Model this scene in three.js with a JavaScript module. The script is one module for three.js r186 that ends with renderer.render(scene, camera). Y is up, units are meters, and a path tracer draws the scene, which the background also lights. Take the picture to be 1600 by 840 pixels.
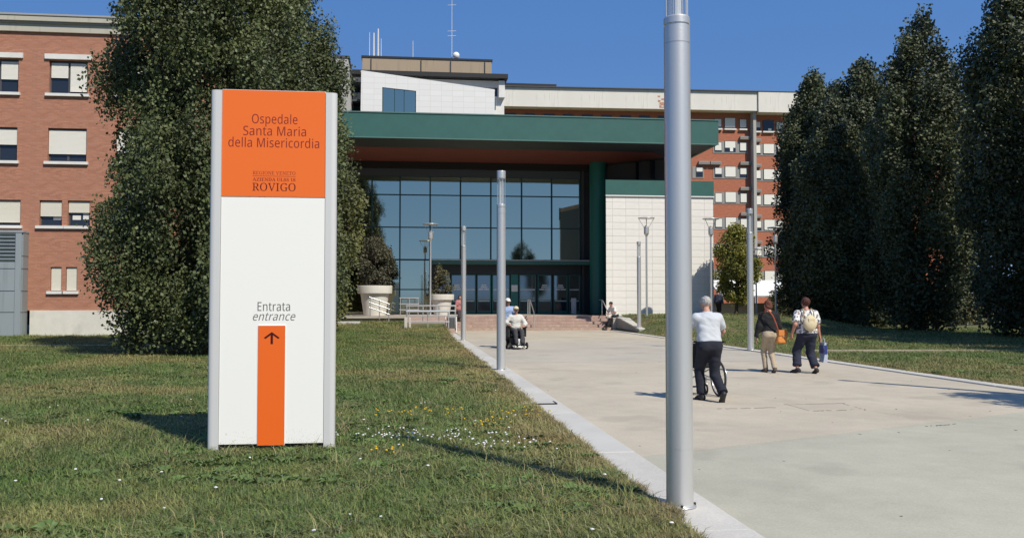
import * as THREE from 'three';
import { mergeGeometries } from 'three/addons/utils/BufferGeometryUtils.js';
import { RoundedBoxGeometry } from 'three/addons/geometries/RoundedBoxGeometry.js';

// ---------------------------------------------------------------- camera, sky, sun, exposure
const scene = new THREE.Scene();
const camera = new THREE.PerspectiveCamera(33.4, 1024 / 537, 0.1, 2000);
camera.position.set(0, 1.6, 0);
camera.rotation.set(THREE.MathUtils.degToRad(2.045), THREE.MathUtils.degToRad(-6.7), 0, 'YXZ');

const SUN = new THREE.Vector3(0.351, 0.731, 0.584).normalize();
const SKY = { zenith: [0.046, 0.145, 0.405], mid: [0.12, 0.285, 0.635], low: [0.27, 0.42, 0.64] };
{
  const W = 512, H = 256, data = new Float32Array(W * H * 4);
  for (let j = 0; j < H; j++) {
    const el = ((j + 0.5) / H - 0.5) * Math.PI, s = Math.sin(el);
    for (let i = 0; i < W; i++) {
      const az = ((i + 0.5) / W - 0.5) * 2 * Math.PI;
      const d = Math.cos(az) * Math.cos(el) * SUN.x + s * SUN.y + Math.sin(az) * Math.cos(el) * SUN.z;
      const glow = 0.25 * Math.pow(Math.max(0, d), 6) + 0.55 * Math.pow(Math.max(0, d), 60);
      const t = Math.max(0, s), a = Math.exp(-t * 9), b = Math.exp(-t * 2.6);
      for (let c = 0; c < 3; c++) {
        let v = SKY.zenith[c] + (SKY.mid[c] - SKY.zenith[c]) * b + (SKY.low[c] - SKY.mid[c]) * a;
        v += glow * [0.5, 0.52, 0.5][c];
        if (s < 0) v = [0.16, 0.17, 0.15][c];
        data[(j * W + i) * 4 + c] = v;
      }
      data[(j * W + i) * 4 + 3] = 1;
    }
  }
  const sky = new THREE.DataTexture(data, W, H, THREE.RGBAFormat, THREE.FloatType);
  sky.mapping = THREE.EquirectangularReflectionMapping; sky.magFilter = THREE.LinearFilter; sky.needsUpdate = true;
  scene.background = sky; scene.environment = sky;
}
const sun = new THREE.DirectionalLight(new THREE.Color().setRGB(1, 0.935, 0.81), 4.3);
sun.position.copy(SUN).multiplyScalar(120).add(new THREE.Vector3(5, 0, -40)); sun.target.position.set(5, 0, -40);
sun.castShadow = true; sun.shadow.mapSize.set(4096, 4096);
Object.assign(sun.shadow.camera, { left: -80, right: 80, top: 80, bottom: -80, near: 1, far: 320 });
scene.add(sun, sun.target);
const renderer = new THREE.WebGLRenderer({ antialias: true });
renderer.setSize(1024, 537); renderer.shadowMap.enabled = true;
renderer.toneMapping = THREE.LinearToneMapping; renderer.toneMappingExposure = 1.06;

// ---------------------------------------------------------------- helpers
function rngOf(seed) { let s = seed >>> 0; return () => { s = (s + 0x6d2b79f5) | 0; let t = Math.imul(s ^ (s >>> 15), 1 | s); t = (t + Math.imul(t ^ (t >>> 7), 61 | t)) ^ t; return ((t ^ (t >>> 14)) >>> 0) / 4294967296; }; }
const R = rngOf(7);
const rr = (a, b, r = R) => a + (b - a) * r();
const V = (x, y, z) => new THREE.Vector3(x, y, z);
const clamp = (x, a, b) => Math.min(b, Math.max(a, x));
const sst = (x, a, b) => { const t = clamp((x - a) / (b - a), 0, 1); return t * t * (3 - 2 * t); };
const lerp = (a, b, t) => a + (b - a) * t;
function hash2(i, j, s) { let h = Math.imul(i, 374761393) ^ Math.imul(j, 668265263) ^ Math.imul(s, 1274126177); h = Math.imul(h ^ (h >>> 13), 1274126177); return ((h ^ (h >>> 16)) >>> 0) / 4294967296; }
function vnoise(x, y, s = 1, per = 0) {
  const i = Math.floor(x), j = Math.floor(y), u = x - i, v = y - j, a = u * u * (3 - 2 * u), b = v * v * (3 - 2 * v);
  const w = (n) => per ? ((n % per) + per) % per : n;
  return lerp(lerp(hash2(w(i), w(j), s), hash2(w(i + 1), w(j), s), a), lerp(hash2(w(i), w(j + 1), s), hash2(w(i + 1), w(j + 1), s), a), b);
}
function fbm(x, y, s = 1, per = 0, oct = 4) { let v = 0, a = 0.5, n = 0; for (let o = 0; o < oct; o++) { v += a * vnoise(x, y, s + o, per); n += a; a *= 0.5; x *= 2; y *= 2; per *= 2; } return v / n; }

const used = new Map();
function numbered(n) { const k = used.get(n) ?? 0; used.set(n, k + 1); return k ? `${n}_${String(k).padStart(3, '0')}` : n; }
function metric(g) {                                   // uv in metres, by the way each face points
  if (g.index) g = g.toNonIndexed();
  const p = g.attributes.position, n = g.attributes.normal, uv = new Float32Array(p.count * 2);
  for (let i = 0; i < p.count; i += 3) {
    let nx = 0, ny = 0, nz = 0;
    for (let k = 0; k < 3; k++) { nx += n.getX(i + k); ny += n.getY(i + k); nz += n.getZ(i + k); }
    nx = Math.abs(nx); ny = Math.abs(ny); nz = Math.abs(nz);
    for (let k = 0; k < 3; k++) {
      const x = p.getX(i + k), y = p.getY(i + k), z = p.getZ(i + k);
      const q = ny > nx && ny > nz ? [x, -z] : nx > nz ? [z, y] : [x, y];
      uv[(i + k) * 2] = q[0]; uv[(i + k) * 2 + 1] = q[1];
    }
  }
  g.setAttribute('uv', new THREE.BufferAttribute(uv, 2));
  for (const k of Object.keys(g.attributes)) if (!['position', 'normal', 'uv'].includes(k)) g.deleteAttribute(k);
  return g;
}
function joined(geos) { geos = [].concat(geos).map((g) => metric(g)); return geos.length > 1 ? mergeGeometries(geos) : geos[0]; }
function tag(o, label, category, group, kind) { if (label) o.userData.label = label; if (category) o.userData.category = category; if (group) o.userData.group = group; if (kind) o.userData.kind = kind; return o; }
function obj(name, geos, m, parent = scene, keepUV) {
  const g = keepUV ? geos : joined(geos);
  const o = new THREE.Mesh(g, m); o.name = parent === scene ? numbered(name) : name; o.castShadow = o.receiveShadow = true; parent.add(o); return o;
}
function piece(name, geometry, m, parent, x = 0, y = 0, z = 0) { const o = new THREE.Mesh(geometry, m); o.name = name; o.castShadow = o.receiveShadow = true; o.position.set(x, y, z); parent.add(o); return o; }
function thing(name, label, category, [x, y, z] = [0, 0, 0], turn = 0, group) { const o = new THREE.Group(); o.name = numbered(name); o.position.set(x, y, z); o.rotation.y = turn; scene.add(o); return tag(o, label, category, group); }
function structure(name, geos, m, label, parent = scene) { const o = obj(name, geos, m, parent); o.userData.kind = 'structure'; return tag(o, label, null); }
function dup(src, [x, y, z], turn, label) { const o = src.clone(); o.name = numbered(src.name.replace(/_\d+$/, '')); o.userData = { ...src.userData, label: label ?? src.userData.label }; o.position.set(x, y, z); o.rotation.y = turn; scene.add(o); return o; }

const bx = (x0, x1, y0, y1, z0, z1) => { const g = new THREE.BoxGeometry(Math.abs(x1 - x0), Math.abs(y1 - y0), Math.abs(z1 - z0)); g.translate((x0 + x1) / 2, (y0 + y1) / 2, (z0 + z1) / 2); return g; };
const rb = (x0, x1, y0, y1, z0, z1, r = 0.01, seg = 2) => { const g = new RoundedBoxGeometry(x1 - x0, y1 - y0, z1 - z0, seg, r); g.translate((x0 + x1) / 2, (y0 + y1) / 2, (z0 + z1) / 2); return g; };
const cyl = (r0, r1, y0, y1, x = 0, z = 0, n = 24) => { const g = new THREE.CylinderGeometry(r1, r0, y1 - y0, n); g.translate(x, (y0 + y1) / 2, z); return g; };
function rod(a, b, r, n = 8, r2 = r) { const d = V().subVectors(b, a), g = new THREE.CylinderGeometry(r2, r, d.length(), n); g.applyQuaternion(new THREE.Quaternion().setFromUnitVectors(V(0, 1, 0), d.clone().normalize())); g.translate((a.x + b.x) / 2, (a.y + b.y) / 2, (a.z + b.z) / 2); return g; }
const tube = (pts, r, n = 8, seg = 0) => new THREE.TubeGeometry(new THREE.CatmullRomCurve3(pts, false, 'catmullrom', 0.2), seg || pts.length * 6, r, n);
const lathe = (pts, n = 32) => new THREE.LatheGeometry(pts.map((p) => new THREE.Vector2(p[0], p[1])), n);
function extrudePoly(pts, depth, bevel = 0) { const s = new THREE.Shape(pts.map((p) => new THREE.Vector2(p[0], p[1]))); return new THREE.ExtrudeGeometry(s, { depth, bevelEnabled: bevel > 0, bevelSize: bevel, bevelThickness: bevel, bevelSegments: 2 }); }
function planPrism(pts, y0, y1) { const g = extrudePoly(pts.map(([x, z]) => [x, -z]), y1 - y0); g.rotateX(-Math.PI / 2); g.translate(0, y0, 0); return g; }   // pts in (x, z), extruded upwards
function holedWall(x0, x1, y0, y1, holes, zFront, depth) {
  const s = new THREE.Shape([[x0, y0], [x1, y0], [x1, y1], [x0, y1]].map((p) => new THREE.Vector2(...p)));
  for (const [a, b, c, d] of holes) s.holes.push(new THREE.Path([[a, c], [a, d], [b, d], [b, c]].map((p) => new THREE.Vector2(...p))));
  const g = new THREE.ExtrudeGeometry(s, { depth, bevelEnabled: false }); g.translate(0, 0, zFront - depth); return g;
}

// ---------------------------------------------------------------- textures and materials
const lin = (c) => Math.round(255 * (c <= 0.0031308 ? 12.92 * c : 1.055 * Math.pow(c, 1 / 2.4) - 0.055));
function tex(n, metres, fn, color = true, my = metres, h = n) {   // fn(u, v) in 0..1 -> [r, g, b] linear or one grey value
  const d = new Uint8Array(n * h * 4);
  for (let j = 0; j < h; j++) for (let i = 0; i < n; i++) {
    const v = fn(i / n, j / h), a = Array.isArray(v) ? v : [v, v, v], o = (j * n + i) * 4;
    for (let c = 0; c < 3; c++) d[o + c] = color ? lin(clamp(a[c], 0, 1)) : Math.round(255 * clamp(a[c], 0, 1));
    d[o + 3] = 255;
  }
  const t = new THREE.DataTexture(d, n, h); t.wrapS = t.wrapT = THREE.RepeatWrapping; t.magFilter = THREE.LinearFilter; t.repeat.set(1 / metres, 1 / my);
  if (color) t.colorSpace = THREE.SRGBColorSpace; t.needsUpdate = true; return t;
}
const C = (r, g, b) => new THREE.Color().setRGB(r, g, b);
const mat = (c, rough = 0.8, o = {}) => new THREE.MeshStandardMaterial({ color: C(...c), roughness: rough, side: THREE.DoubleSide, ...o });
const phys = (c, rough, o) => new THREE.MeshPhysicalMaterial({ color: C(...c), roughness: rough, side: THREE.DoubleSide, ...o });

const T = {};
T.grain = tex(512, 3, (u, v) => 0.80 + 0.16 * fbm(u * 8, v * 8, 3, 8, 5) + 0.06 * (hash2(u * 512 | 0, v * 512 | 0, 5) - 0.5));
T.patchy = tex(1024, 9, (u, v) => {
  const a = fbm(u * 6, v * 6, 11, 6, 6), b = fbm(u * 40, v * 40, 21, 40, 3), sp = hash2(u * 1024 | 0, v * 1024 | 0, 9);
  let k = 0.82 + 0.2 * (a - 0.5) + 0.12 * (b - 0.5) + 0.15 * (sp - 0.5);
  const st = sst(fbm(u * 9, v * 9, 31, 9, 4), 0.66, 0.8); k *= 1 - 0.14 * st;
  return [k * 1.01, k, k * 0.985];
});
T.fine = tex(256, 0.5, (u, v) => 0.5 + 0.5 * (fbm(u * 32, v * 32, 41, 32, 3) - 0.5) + 0.25 * (hash2(u * 256 | 0, v * 256 | 0, 6) - 0.5), false);
T.streak = tex(512, 6, (u, v) => {                     // rain-washed concrete: runs with ragged outlines
  const n = fbm(u * 60, v * 4, 51, 0, 3), m = fbm(u * 5, v * 5, 61, 5, 4), s = sst(n * 0.6 + m * 0.4, 0.55, 0.75);
  const k = 0.9 + 0.1 * (m - 0.5) - 0.12 * s + 0.04 * (hash2(u * 512 | 0, v * 512 | 0, 5) - 0.5); return [k, k * 0.99, k * 0.96];
});
function brickTex(base, mortar) {
  const px = 1024, nb = 8, nr = 16;                    // 8 bricks of 0.25 m by 16 courses of 0.068 m
  const at = (u, v) => { const r = Math.floor(v * nr), x = u * nb + (r % 2) * 0.5, b = Math.floor(x), fu = x - b, fv = v * nr - r; return { r, b: ((b % nb) + nb) % nb, joint: fu < 0.045 || fv < 0.15 }; };
  const map = tex(px, 2.0, (u, v) => {
    const q = at(u, v), g = 0.92 + 0.16 * fbm(u * 64, v * 64, 71, 64, 2);
    if (q.joint) return mortar.map((c) => c * g);
    const t = 0.88 + 0.22 * hash2(q.b, q.r, 81), w = hash2(q.b, q.r, 91);
    return [base[0] * t * g, base[1] * t * g * (0.95 + 0.12 * w), base[2] * t * g * (0.92 + 0.18 * w)];
  }, true, 1.088);
  const bump = tex(px / 2, 2.0, (u, v) => at(u, v).joint ? 0 : 0.8 + 0.2 * vnoise(u * 128, v * 128, 3, 128), false, 1.088);
  return { map, bump };
}
const BR1 = brickTex([0.43, 0.19, 0.12], [0.37, 0.22, 0.16]), BR2 = brickTex([0.44, 0.14, 0.075], [0.33, 0.2, 0.14]);
const M = {
  brickLeft: mat([1, 1, 1], 0.9, { map: BR1.map, bumpMap: BR1.bump, bumpScale: 0.006 }),
  brickFar: mat([1, 1, 1], 0.9, { map: BR2.map, bumpMap: BR2.bump, bumpScale: 0.006 }),
  alu: mat([0.66, 0.655, 0.64], 0.36, { metalness: 0.6, bumpMap: T.fine, bumpScale: 0.0006 }),
  aluSign: mat([0.66, 0.655, 0.64], 0.42, { metalness: 0.12 }),
  steel: mat([0.66, 0.66, 0.65], 0.3, { metalness: 0.7 }),
  darkMetal: mat([0.03, 0.032, 0.035], 0.45, { metalness: 0.3 }),
  concrete: mat([0.56, 0.54, 0.48], 0.9, { map: T.patchy, bumpMap: T.fine, bumpScale: 0.003 }),
  kerb: mat([0.68, 0.655, 0.60], 0.9, { map: T.patchy, bumpMap: T.fine, bumpScale: 0.003 }),
  kerb2: mat([0.62, 0.60, 0.545], 0.9, { map: T.grain, bumpMap: T.fine, bumpScale: 0.003 }),
  parapet: mat([0.80, 0.78, 0.73], 0.85, { map: T.streak }),
  cornice: mat([0.52, 0.50, 0.43], 0.85, { map: T.streak }),
  greyConcrete: mat([0.46, 0.45, 0.43], 0.85, { map: T.streak }),
  pinkConcrete: mat([0.50, 0.41, 0.34], 0.85, { map: T.streak }),
  white: mat([0.80, 0.79, 0.75], 0.7, { map: T.grain }),
  whitePaint: mat([0.82, 0.81, 0.78], 0.55),
  plinth: mat([0.78, 0.765, 0.69], 0.85, { map: T.patchy }),
  blind: mat([0.77, 0.75, 0.68], 0.7),
  blind2: mat([0.70, 0.67, 0.57], 0.7),
  frame: mat([0.075, 0.075, 0.08], 0.5),
  glassDark: phys([0.02, 0.027, 0.04], 0.06, { ior: 1.6 }),
  glassCurtain: phys([0.57, 0.585, 0.455], 0.03, { metalness: 1 }),
  glassDoor: phys([0.24, 0.26, 0.26], 0.05, { metalness: 1 }),
  green: mat([0.036, 0.132, 0.116], 0.5, { map: T.grain }),
  greenDeep: mat([0.018, 0.17, 0.14], 0.35),
  mullion: mat([0.014, 0.06, 0.062], 0.4),
  soffitBrown: mat([0.22, 0.06, 0.038], 0.7, { map: T.grain }),
  charcoal: mat([0.055, 0.06, 0.068], 0.7),
  black: mat([0.012, 0.012, 0.013], 0.6),
  rubber: mat([0.02, 0.02, 0.02], 0.8),
  planter: mat([0.78, 0.75, 0.66], 0.6, { map: T.grain }),
  soil: mat([0.05, 0.035, 0.022], 1),
  bark: mat([0.10, 0.08, 0.055], 1, { bumpMap: T.fine, bumpScale: 0.02 }),
};

// ---------------------------------------------------------------- ground, path, kerbs
const PX0 = 1.94, PX1 = 11.24;                          // outer edges of the two kerb strips
function groundY(x, z) {
  let h = 0.02;
  if (x < PX0) h += 0.46 * sst(-z, 36, 48.5) * sst(x, -12, -7) + 0.05 * (fbm(x * 0.35 + 50, z * 0.35 + 50, 4) - 0.5) * sst(PX0 - x, 0, 1.5);
  if (x > PX1) h += 0.80 * sst(-z, 39.5, lerp(47.6, 45, sst(x, 11.6, 12.6))) * (1 - sst(x, 19, 26)) * sst(x, 11.5, 11.95) + 0.05 * (fbm(x * 0.35 + 50, z * 0.35 + 50, 4) - 0.5) * sst(x - PX1, 0, 1.5);
  return h;
}
{
  const xs = [-900, -400, -200, -100, -60], zs = [-900, -400, -200, -130, -90, -70];
  for (let x = -45; x < PX0 - 0.3; x += 0.9) xs.push(x);
  xs.push(PX0 - 0.015, PX0 + 0.03, PX1 - 0.03, PX1 + 0.015);
  for (let x = PX1 + 0.8; x < 46; x += 0.9) xs.push(x);
  xs.push(60, 100, 200, 400, 900);
  for (let z = -60; z < 12; z += 0.8) zs.push(z);
  zs.push(20, 40, 80, 150, 400, 900);
  const pos = [], idx = [], w = xs.length;
  for (const z of zs) for (const x of xs) pos.push(x, x > PX0 && x < PX1 ? -0.2 : groundY(x, z), z);
  for (let j = 0; j < zs.length - 1; j++) for (let i = 0; i < w - 1; i++) { const a = j * w + i; idx.push(a, a + w, a + 1, a + 1, a + w, a + w + 1); }
  const g = new THREE.BufferGeometry(); g.setAttribute('position', new THREE.Float32BufferAttribute(pos, 3)); g.setIndex(idx); g.computeVertexNormals();
  const soil = tex(1024, 7, (u, v) => {
    const a = fbm(u * 7, v * 7, 101, 7, 5), b = fbm(u * 60, v * 60, 111, 60, 3), s = hash2(u * 1024 | 0, v * 1024 | 0, 7);
    const t = sst(a + 0.25 * (b - 0.5), 0.42, 0.62), k = 0.65 + 0.7 * b * (0.6 + 0.8 * s);
    return [lerp(0.095, 0.17, t) * k, lerp(0.115, 0.14, t) * k, lerp(0.036, 0.062, t) * k];
  });
  structure('lawn_ground', g, mat([1, 1, 1], 1, { map: soil, bumpMap: T.fine, bumpScale: 0.02 }), 'green and brown lawn on both sides of the path');
}
const beige = mat([0.61, 0.54, 0.425], 0.9, { map: T.patchy, bumpMap: T.fine, bumpScale: 0.002 });
const beige2 = mat([0.565, 0.515, 0.43], 0.9, { map: T.patchy, bumpMap: T.fine, bumpScale: 0.002 });
const grey1 = mat([0.53, 0.51, 0.41], 0.9, { map: T.patchy, bumpMap: T.fine, bumpScale: 0.002 });
{
  const xl = 2.385, xr = 10.9, jz = (x) => -9.08 - 0.462 * (x - 2.43), gap = 0.012;
  const slab = (name, pts, m, label) => structure(name, planPrism(pts, -0.15, 0), m, label);
  slab('path', [[xl, 14], [xr, 14], [xr, jz(xr) + gap], [xl, jz(xl) + gap]], grey1, 'greenish grey concrete slab of the path, nearest');
  slab('path', [[xl, jz(xl)], [xr, jz(xr)], [xr, -22.9], [xl, -22.9]], beige, 'beige concrete slab in the middle of the path');
  slab('path', [[xl, -22.912], [xr, -22.912], [xr, -35.0], [xl, -35.0]], beige2, 'greyer concrete slab of the path beyond the middle');
  slab('path', [[xl, -35.012], [xr, -35.012], [11.3, -48.02], [2.5, -48.02]], beige, 'beige concrete slab of the path before the steps');
  const kl = structure('kerb', bx(PX0 + 0.02, 2.36, -0.2, -0.05, -48, 14), M.kerb, 'pale concrete kerb strip along the left of the path'); kl.userData.kind = 'structure';
  for (let z = 10, i = 0; z > -47; z -= 3.2, i++) piece('kerb_stone', metric(rb(PX0 + rr(0, 0.015), 2.375, -0.06, 0.032 + rr(-0.004, 0.004), z - 3.19, z, 0.012, 1)), i % 3 ? M.kerb : M.kerb2, kl);
  const kr = structure('kerb', bx(10.93, PX1 - 0.02, -0.2, -0.05, -48, 14), M.kerb, 'pale concrete kerb strip along the right of the path');
  for (let z = 10, i = 0; z > -46; z -= 3.2, i++) piece('kerb_stone', metric(rb(10.91, PX1, -0.06, 0.03 + rr(-0.004, 0.004), z - 3.19, z, 0.012, 1)), i % 3 ? M.kerb : M.kerb2, kr);
  const strip = mat([0.42, 0.37, 0.25], 1, { map: T.patchy, bumpMap: T.fine, bumpScale: 0.01 });
  const wavy = (x0, x1, z0, z1, w, sd) => { const a = [], b = []; for (let i = 0; i <= 40; i++) { const t = i / 40, x = lerp(x0, x1, t), z = lerp(z0, z1, t); a.push([x, z + w * (0.5 + 0.6 * (fbm(t * 9, 3, sd) - 0.5))]); b.unshift([x, z - w * (0.5 + 0.6 * (fbm(t * 9, 8, sd) - 0.5))]); } return planPrism([...a, ...b], 0.0, 0.075); };
  structure('dirt_path', wavy(-26, -8.5, -33.3, -32.6, 0.85, 301), strip, 'pale dry footpath across the lawn before the brick building');
  structure('dirt_path', wavy(12.4, 34, -26.6, -24.6, 0.55, 302), strip, 'pale dry strip across the lawn on the right of the path');
}

// ---------------------------------------------------------------- entrance hall
const PLAT = 0.78;
const stone = tex(512, 1.6, (u, v) => { const r = Math.floor(v * 10), x = u * 8 + (r % 2) * 0.5, b = Math.floor(x) % 8, j = (x % 1 < 0.04) || (v * 10 % 1 < 0.08), k = (0.84 + 0.24 * hash2(b, r, 5)) * (0.7 + 0.6 * fbm(u * 60, v * 60, 6, 60, 3)); return j ? [0.36, 0.29, 0.24] : [0.42 * k, 0.30 * k * (0.95 + 0.1 * hash2(b, r, 8)), 0.245 * k]; });
const stepStone = mat([1, 1, 1], 0.85, { map: stone, bumpMap: T.fine, bumpScale: 0.002 });
{
  const st = structure('entrance_steps', bx(2.62, 11.08, -0.1, 0.06, -49.2, -48.06), M.concrete, 'five pinkish stone steps up to the entrance');
  for (let i = 0; i < 5; i++) piece('step', metric(rb(2.6, 11.1, i * 0.156 + (i ? 0.002 : -0.05), (i + 1) * 0.156, -49.66 - 0.001 * i, -48.0 - i * 0.33, 0.012, 1)), stepStone, st);
  structure('entrance_plateau', [bx(-12, 11.1, 0, PLAT - 0.012, -60, -49.68), bx(-12, 2.58, PLAT - 0.12, PLAT + 0.004, -49.67, -49.42)], mat([0.5, 0.46, 0.4], 0.85, { map: T.patchy }), 'raised paved terrace before the glass front');
}
const hall = thing('entrance_hall', 'modern hospital entrance hall with green canopy, glass front and white tiled wings', 'building', [0, 0, -48.3]);
{
  const Z = (z) => z + 48.3, G = [-7.9, -6.05, -4.15, -2.21, -0.45, 1.45, 3.38, 5.33, 7.32, 9.28, 11.13];
  obj('canopy', [bx(-12, 17.36, 10.42, 11.66, Z(-48.45), Z(-58.5))], M.charcoal, hall);
  const fa = obj('fascia', [bx(-12, 17.36, 10.36, 11.74, 0, -0.14), bx(17.22, 17.38, 10.38, 11.72, -0.145, Z(-58.5))], M.green, hall);
  obj('drip_edge', [bx(-12, 17.365, 10.34, 10.40, 0.004, 0.03), bx(-12, 17.365, 11.70, 11.76, 0.004, 0.04)], mat([0.085, 0.18, 0.16], 0.45), fa);
  obj('soffit', planPrism([[-11.9, Z(-51.4)], [14.4, Z(-51.4)], [15.6, Z(-53.0)], [12.4, Z(-56.6)], [-11.9, Z(-56.6)]], 10.385, 10.415), M.soffitBrown, hall);
  obj('soffit_board', [bx(-11.9, 17.2, 10.375, 10.41, Z(-48.46), Z(-51.39))], mat([0.03, 0.04, 0.045], 0.6), hall);
  obj('beam', bx(-11.9, 12.5, 9.98, 10.38, Z(-56.62), Z(-57.2)), M.black, hall);
  obj('spandrel_panel', bx(-11.9, 11.13, 9.52, 9.99, Z(-56.95), Z(-57.3)), mat([0.075, 0.09, 0.105], 0.4), hall);
  obj('jamb', [bx(11.15, 12.9, PLAT, 9.98, Z(-57.05), Z(-57.4)), bx(11.2, 11.34, PLAT, 9.98, Z(-56.6), Z(-57.04))], M.charcoal, hall);
  obj('column', cyl(0.53, 0.53, PLAT, 10.38, 12.06, Z(-55.8), 40), M.greenDeep, hall);
  obj('back_wall', [bx(-12, 17.1, 0.1, 11.5, Z(-60.5), Z(-60)), bx(-12, -8, PLAT, 9.99, Z(-57.0), Z(-59.9)), bx(-8, 12.9, 9.5, 10.4, Z(-57.35), Z(-59.9))], M.charcoal, hall);
  // glazed front: one pane in each opening
  const rows = [[8.36, 9.5], [6.30, 8.29], [4.26, 6.23], [2.36, 4.16], [0.84, 2.29]];
  const front = obj('glazed_front', [bx(-8, 11.13, PLAT, 9.5, Z(-57.14), Z(-57.2))], M.black, hall);
  for (let i = 0; i < G.length - 1; i++) for (let j = 0; j < 5; j++) {
    if (j > 2 && G[i] > 1.4) continue;
    const w = G[i + 1] - G[i] - 0.09, h = rows[j][1] - rows[j][0], p = piece('pane', metric(new THREE.BoxGeometry(w, h, 0.02)), M.glassCurtain, front, (G[i] + G[i + 1]) / 2, (rows[j][0] + rows[j][1]) / 2, Z(-57.05));
    p.rotation.set(rr(-0.0025, 0.0025), rr(-0.003, 0.003), 0);
  }
  for (const x of G) piece('mullion', metric(bx(-0.045, 0.045, x > 1.4 && x < 11 ? 4.15 : PLAT, 9.52, 0, 0.1)), M.mullion, front, x, 0, Z(-57.06));
  for (const y of [9.5, 8.325, 6.265, 4.21, 2.325]) piece('transom', metric(bx(-8, y < 4.3 ? 1.45 : 11.13, y - 0.035, y + 0.035, 0, 0.07)), M.mullion, front, 0, 0, Z(-57.055));
  // porch band and doors
  obj('porch_canopy', [bx(1.5, 11.62, 3.90, 4.14, Z(-55.95), Z(-57.0))], mat([0.05, 0.16, 0.135], 0.5), hall);
  obj('flashing', bx(1.48, 11.64, 4.142, 4.185, Z(-55.93), Z(-57.0)), M.aluSign, hall);
  obj('door_header', [bx(1.5, 11.13, 3.30, 3.9, Z(-56.75), Z(-57.1)), bx(1.5, 11.13, PLAT, 3.9, Z(-57.13), Z(-57.18))], mat([0.02, 0.024, 0.026], 0.5), hall);
  const D = [[1.92, 2.73, 0], [2.8, 3.5, 1], [3.58, 4.36, 0], [4.44, 5.33, 1], [5.42, 6.55, 0], [7.15, 8.23, 0], [8.35, 9.26, 1], [9.38, 10.3, 1], [10.38, 11.1, 0]];
  for (const [a, b, k] of D) {
    const fr = 0.055, y0 = PLAT + 0.02, y1 = 3.28, z0 = Z(-56.99), z1 = Z(-56.93);
    const d = obj('door', [bx(a, a + fr, y0, y1, z0, z1), bx(b - fr, b, y0, y1, z0, z1), bx(a + fr, b - fr, y1 - fr, y1, z0, z1), bx(a + fr, b - fr, y0, y0 + 0.16, z0, z1), bx(a + fr, b - fr, 1.54, 1.66, z0, z1)], M.greenDeep, hall);
    piece('pane', metric(new THREE.BoxGeometry(b - a - 2 * fr, y1 - fr - 1.66, 0.015)), M.glassDoor, d, (a + b) / 2, (y1 - fr + 1.66) / 2, z0 + 0.02).rotation.y = rr(-0.02, 0.02);
    piece('lower_pane', metric(new THREE.BoxGeometry(b - a - 2 * fr, 1.54 - y0 - 0.16, 0.015)), M.glassDark, d, (a + b) / 2, (1.54 + y0 + 0.16) / 2, z0 + 0.02);
    obj('push_bar', bx(a + 0.09, b - 0.09, 1.57, 1.63, z1 + 0.03, z1 + 0.07), M.aluSign, d);
    if (k) { const c = (a + b) / 2; obj('sticker', [bx(c - 0.16, c + 0.16, 2.56, 2.64, z0 + 0.03, z0 + 0.034), bx(c - 0.22, c + 0.22, 2.44, 2.51, z0 + 0.03, z0 + 0.034), bx(c - 0.34, c - 0.04, 2.30, 2.38, z0 + 0.03, z0 + 0.034), bx(c, c + 0.34, 2.30, 2.38, z0 + 0.03, z0 + 0.034)], M.whitePaint, d); }
    else obj('rail', bx(a + fr, b - fr, 2.28, 2.36, z0 + 0.03, z1), M.aluSign, d);
  }
  const pil = obj('door_pillar', bx(6.6, 7.08, PLAT, 3.3, Z(-57.02), Z(-56.85)), M.greenDeep, hall);
  obj('notice', bx(6.64, 7.04, 2.2, 2.62, Z(-56.848), Z(-56.83)), M.whitePaint, pil);
  obj('ticket_post', [rb(10.2, 10.5, PLAT, 1.78, Z(-55.2), Z(-55.0), 0.02)], M.aluSign, hall);
  // white tiled wing in front of the oblique wall
  const wing = obj('tiled_wing', planPrism([[11.16, Z(-49.34)], [17.36, Z(-49.34)], [17.36, Z(-53.4)], [12.95, Z(-56.3)]], 0.5, 8.38), mat([0.66, 0.635, 0.59], 0.8), hall); obj('side_cladding', (() => { const q = new THREE.BoxGeometry(0.02, 7.4, 7.0); q.rotateY(Math.atan2(-1.79, 6.96)); q.translate(12.045, 4.4, Z(-52.83)); return q; })(), mat([0.13, 0.165, 0.17], 0.4), wing);
  const tiles = [mat([0.95, 0.915, 0.86], 0.45, { map: T.grain }), mat([0.935, 0.90, 0.845], 0.45, { map: T.grain }), mat([0.96, 0.925, 0.87], 0.45, { map: T.grain })];
  const xsT = [11.12, 11.5]; for (let x = 12.26; x < 17.3; x += 0.765) xsT.push(x); xsT.push(17.38);
  const ysT = [7.50, 7.17]; for (let y = 6.79; y > 0.85; y -= 0.385) ysT.push(y); ysT.push(0.72);
  const tg = new Map();
  for (let i = 0; i < xsT.length - 1; i++) for (let j = 0; j < ysT.length - 1; j++) {
    const w = xsT[i + 1] - xsT[i] - 0.013, h = ysT[j] - ysT[j + 1] - 0.013; if (w < 0.05 || h < 0.05) continue;
    const key = w.toFixed(2) + h.toFixed(2); if (!tg.has(key)) tg.set(key, metric(new THREE.BoxGeometry(w, h, 0.012)));
    piece('tile', tg.get(key), tiles[Math.floor(R() * 3)], wing, (xsT[i] + xsT[i + 1]) / 2, (ysT[j] + ysT[j + 1]) / 2, Z(-49.334) + rr(-0.001, 0.001));
  }
  obj('green_band', [bx(11.1, 17.4, 7.56, 8.42, Z(-49.26), Z(-49.36)), bx(17.365, 17.4, 7.56, 8.42, Z(-49.361), Z(-53.3))], M.green, wing);
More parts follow.
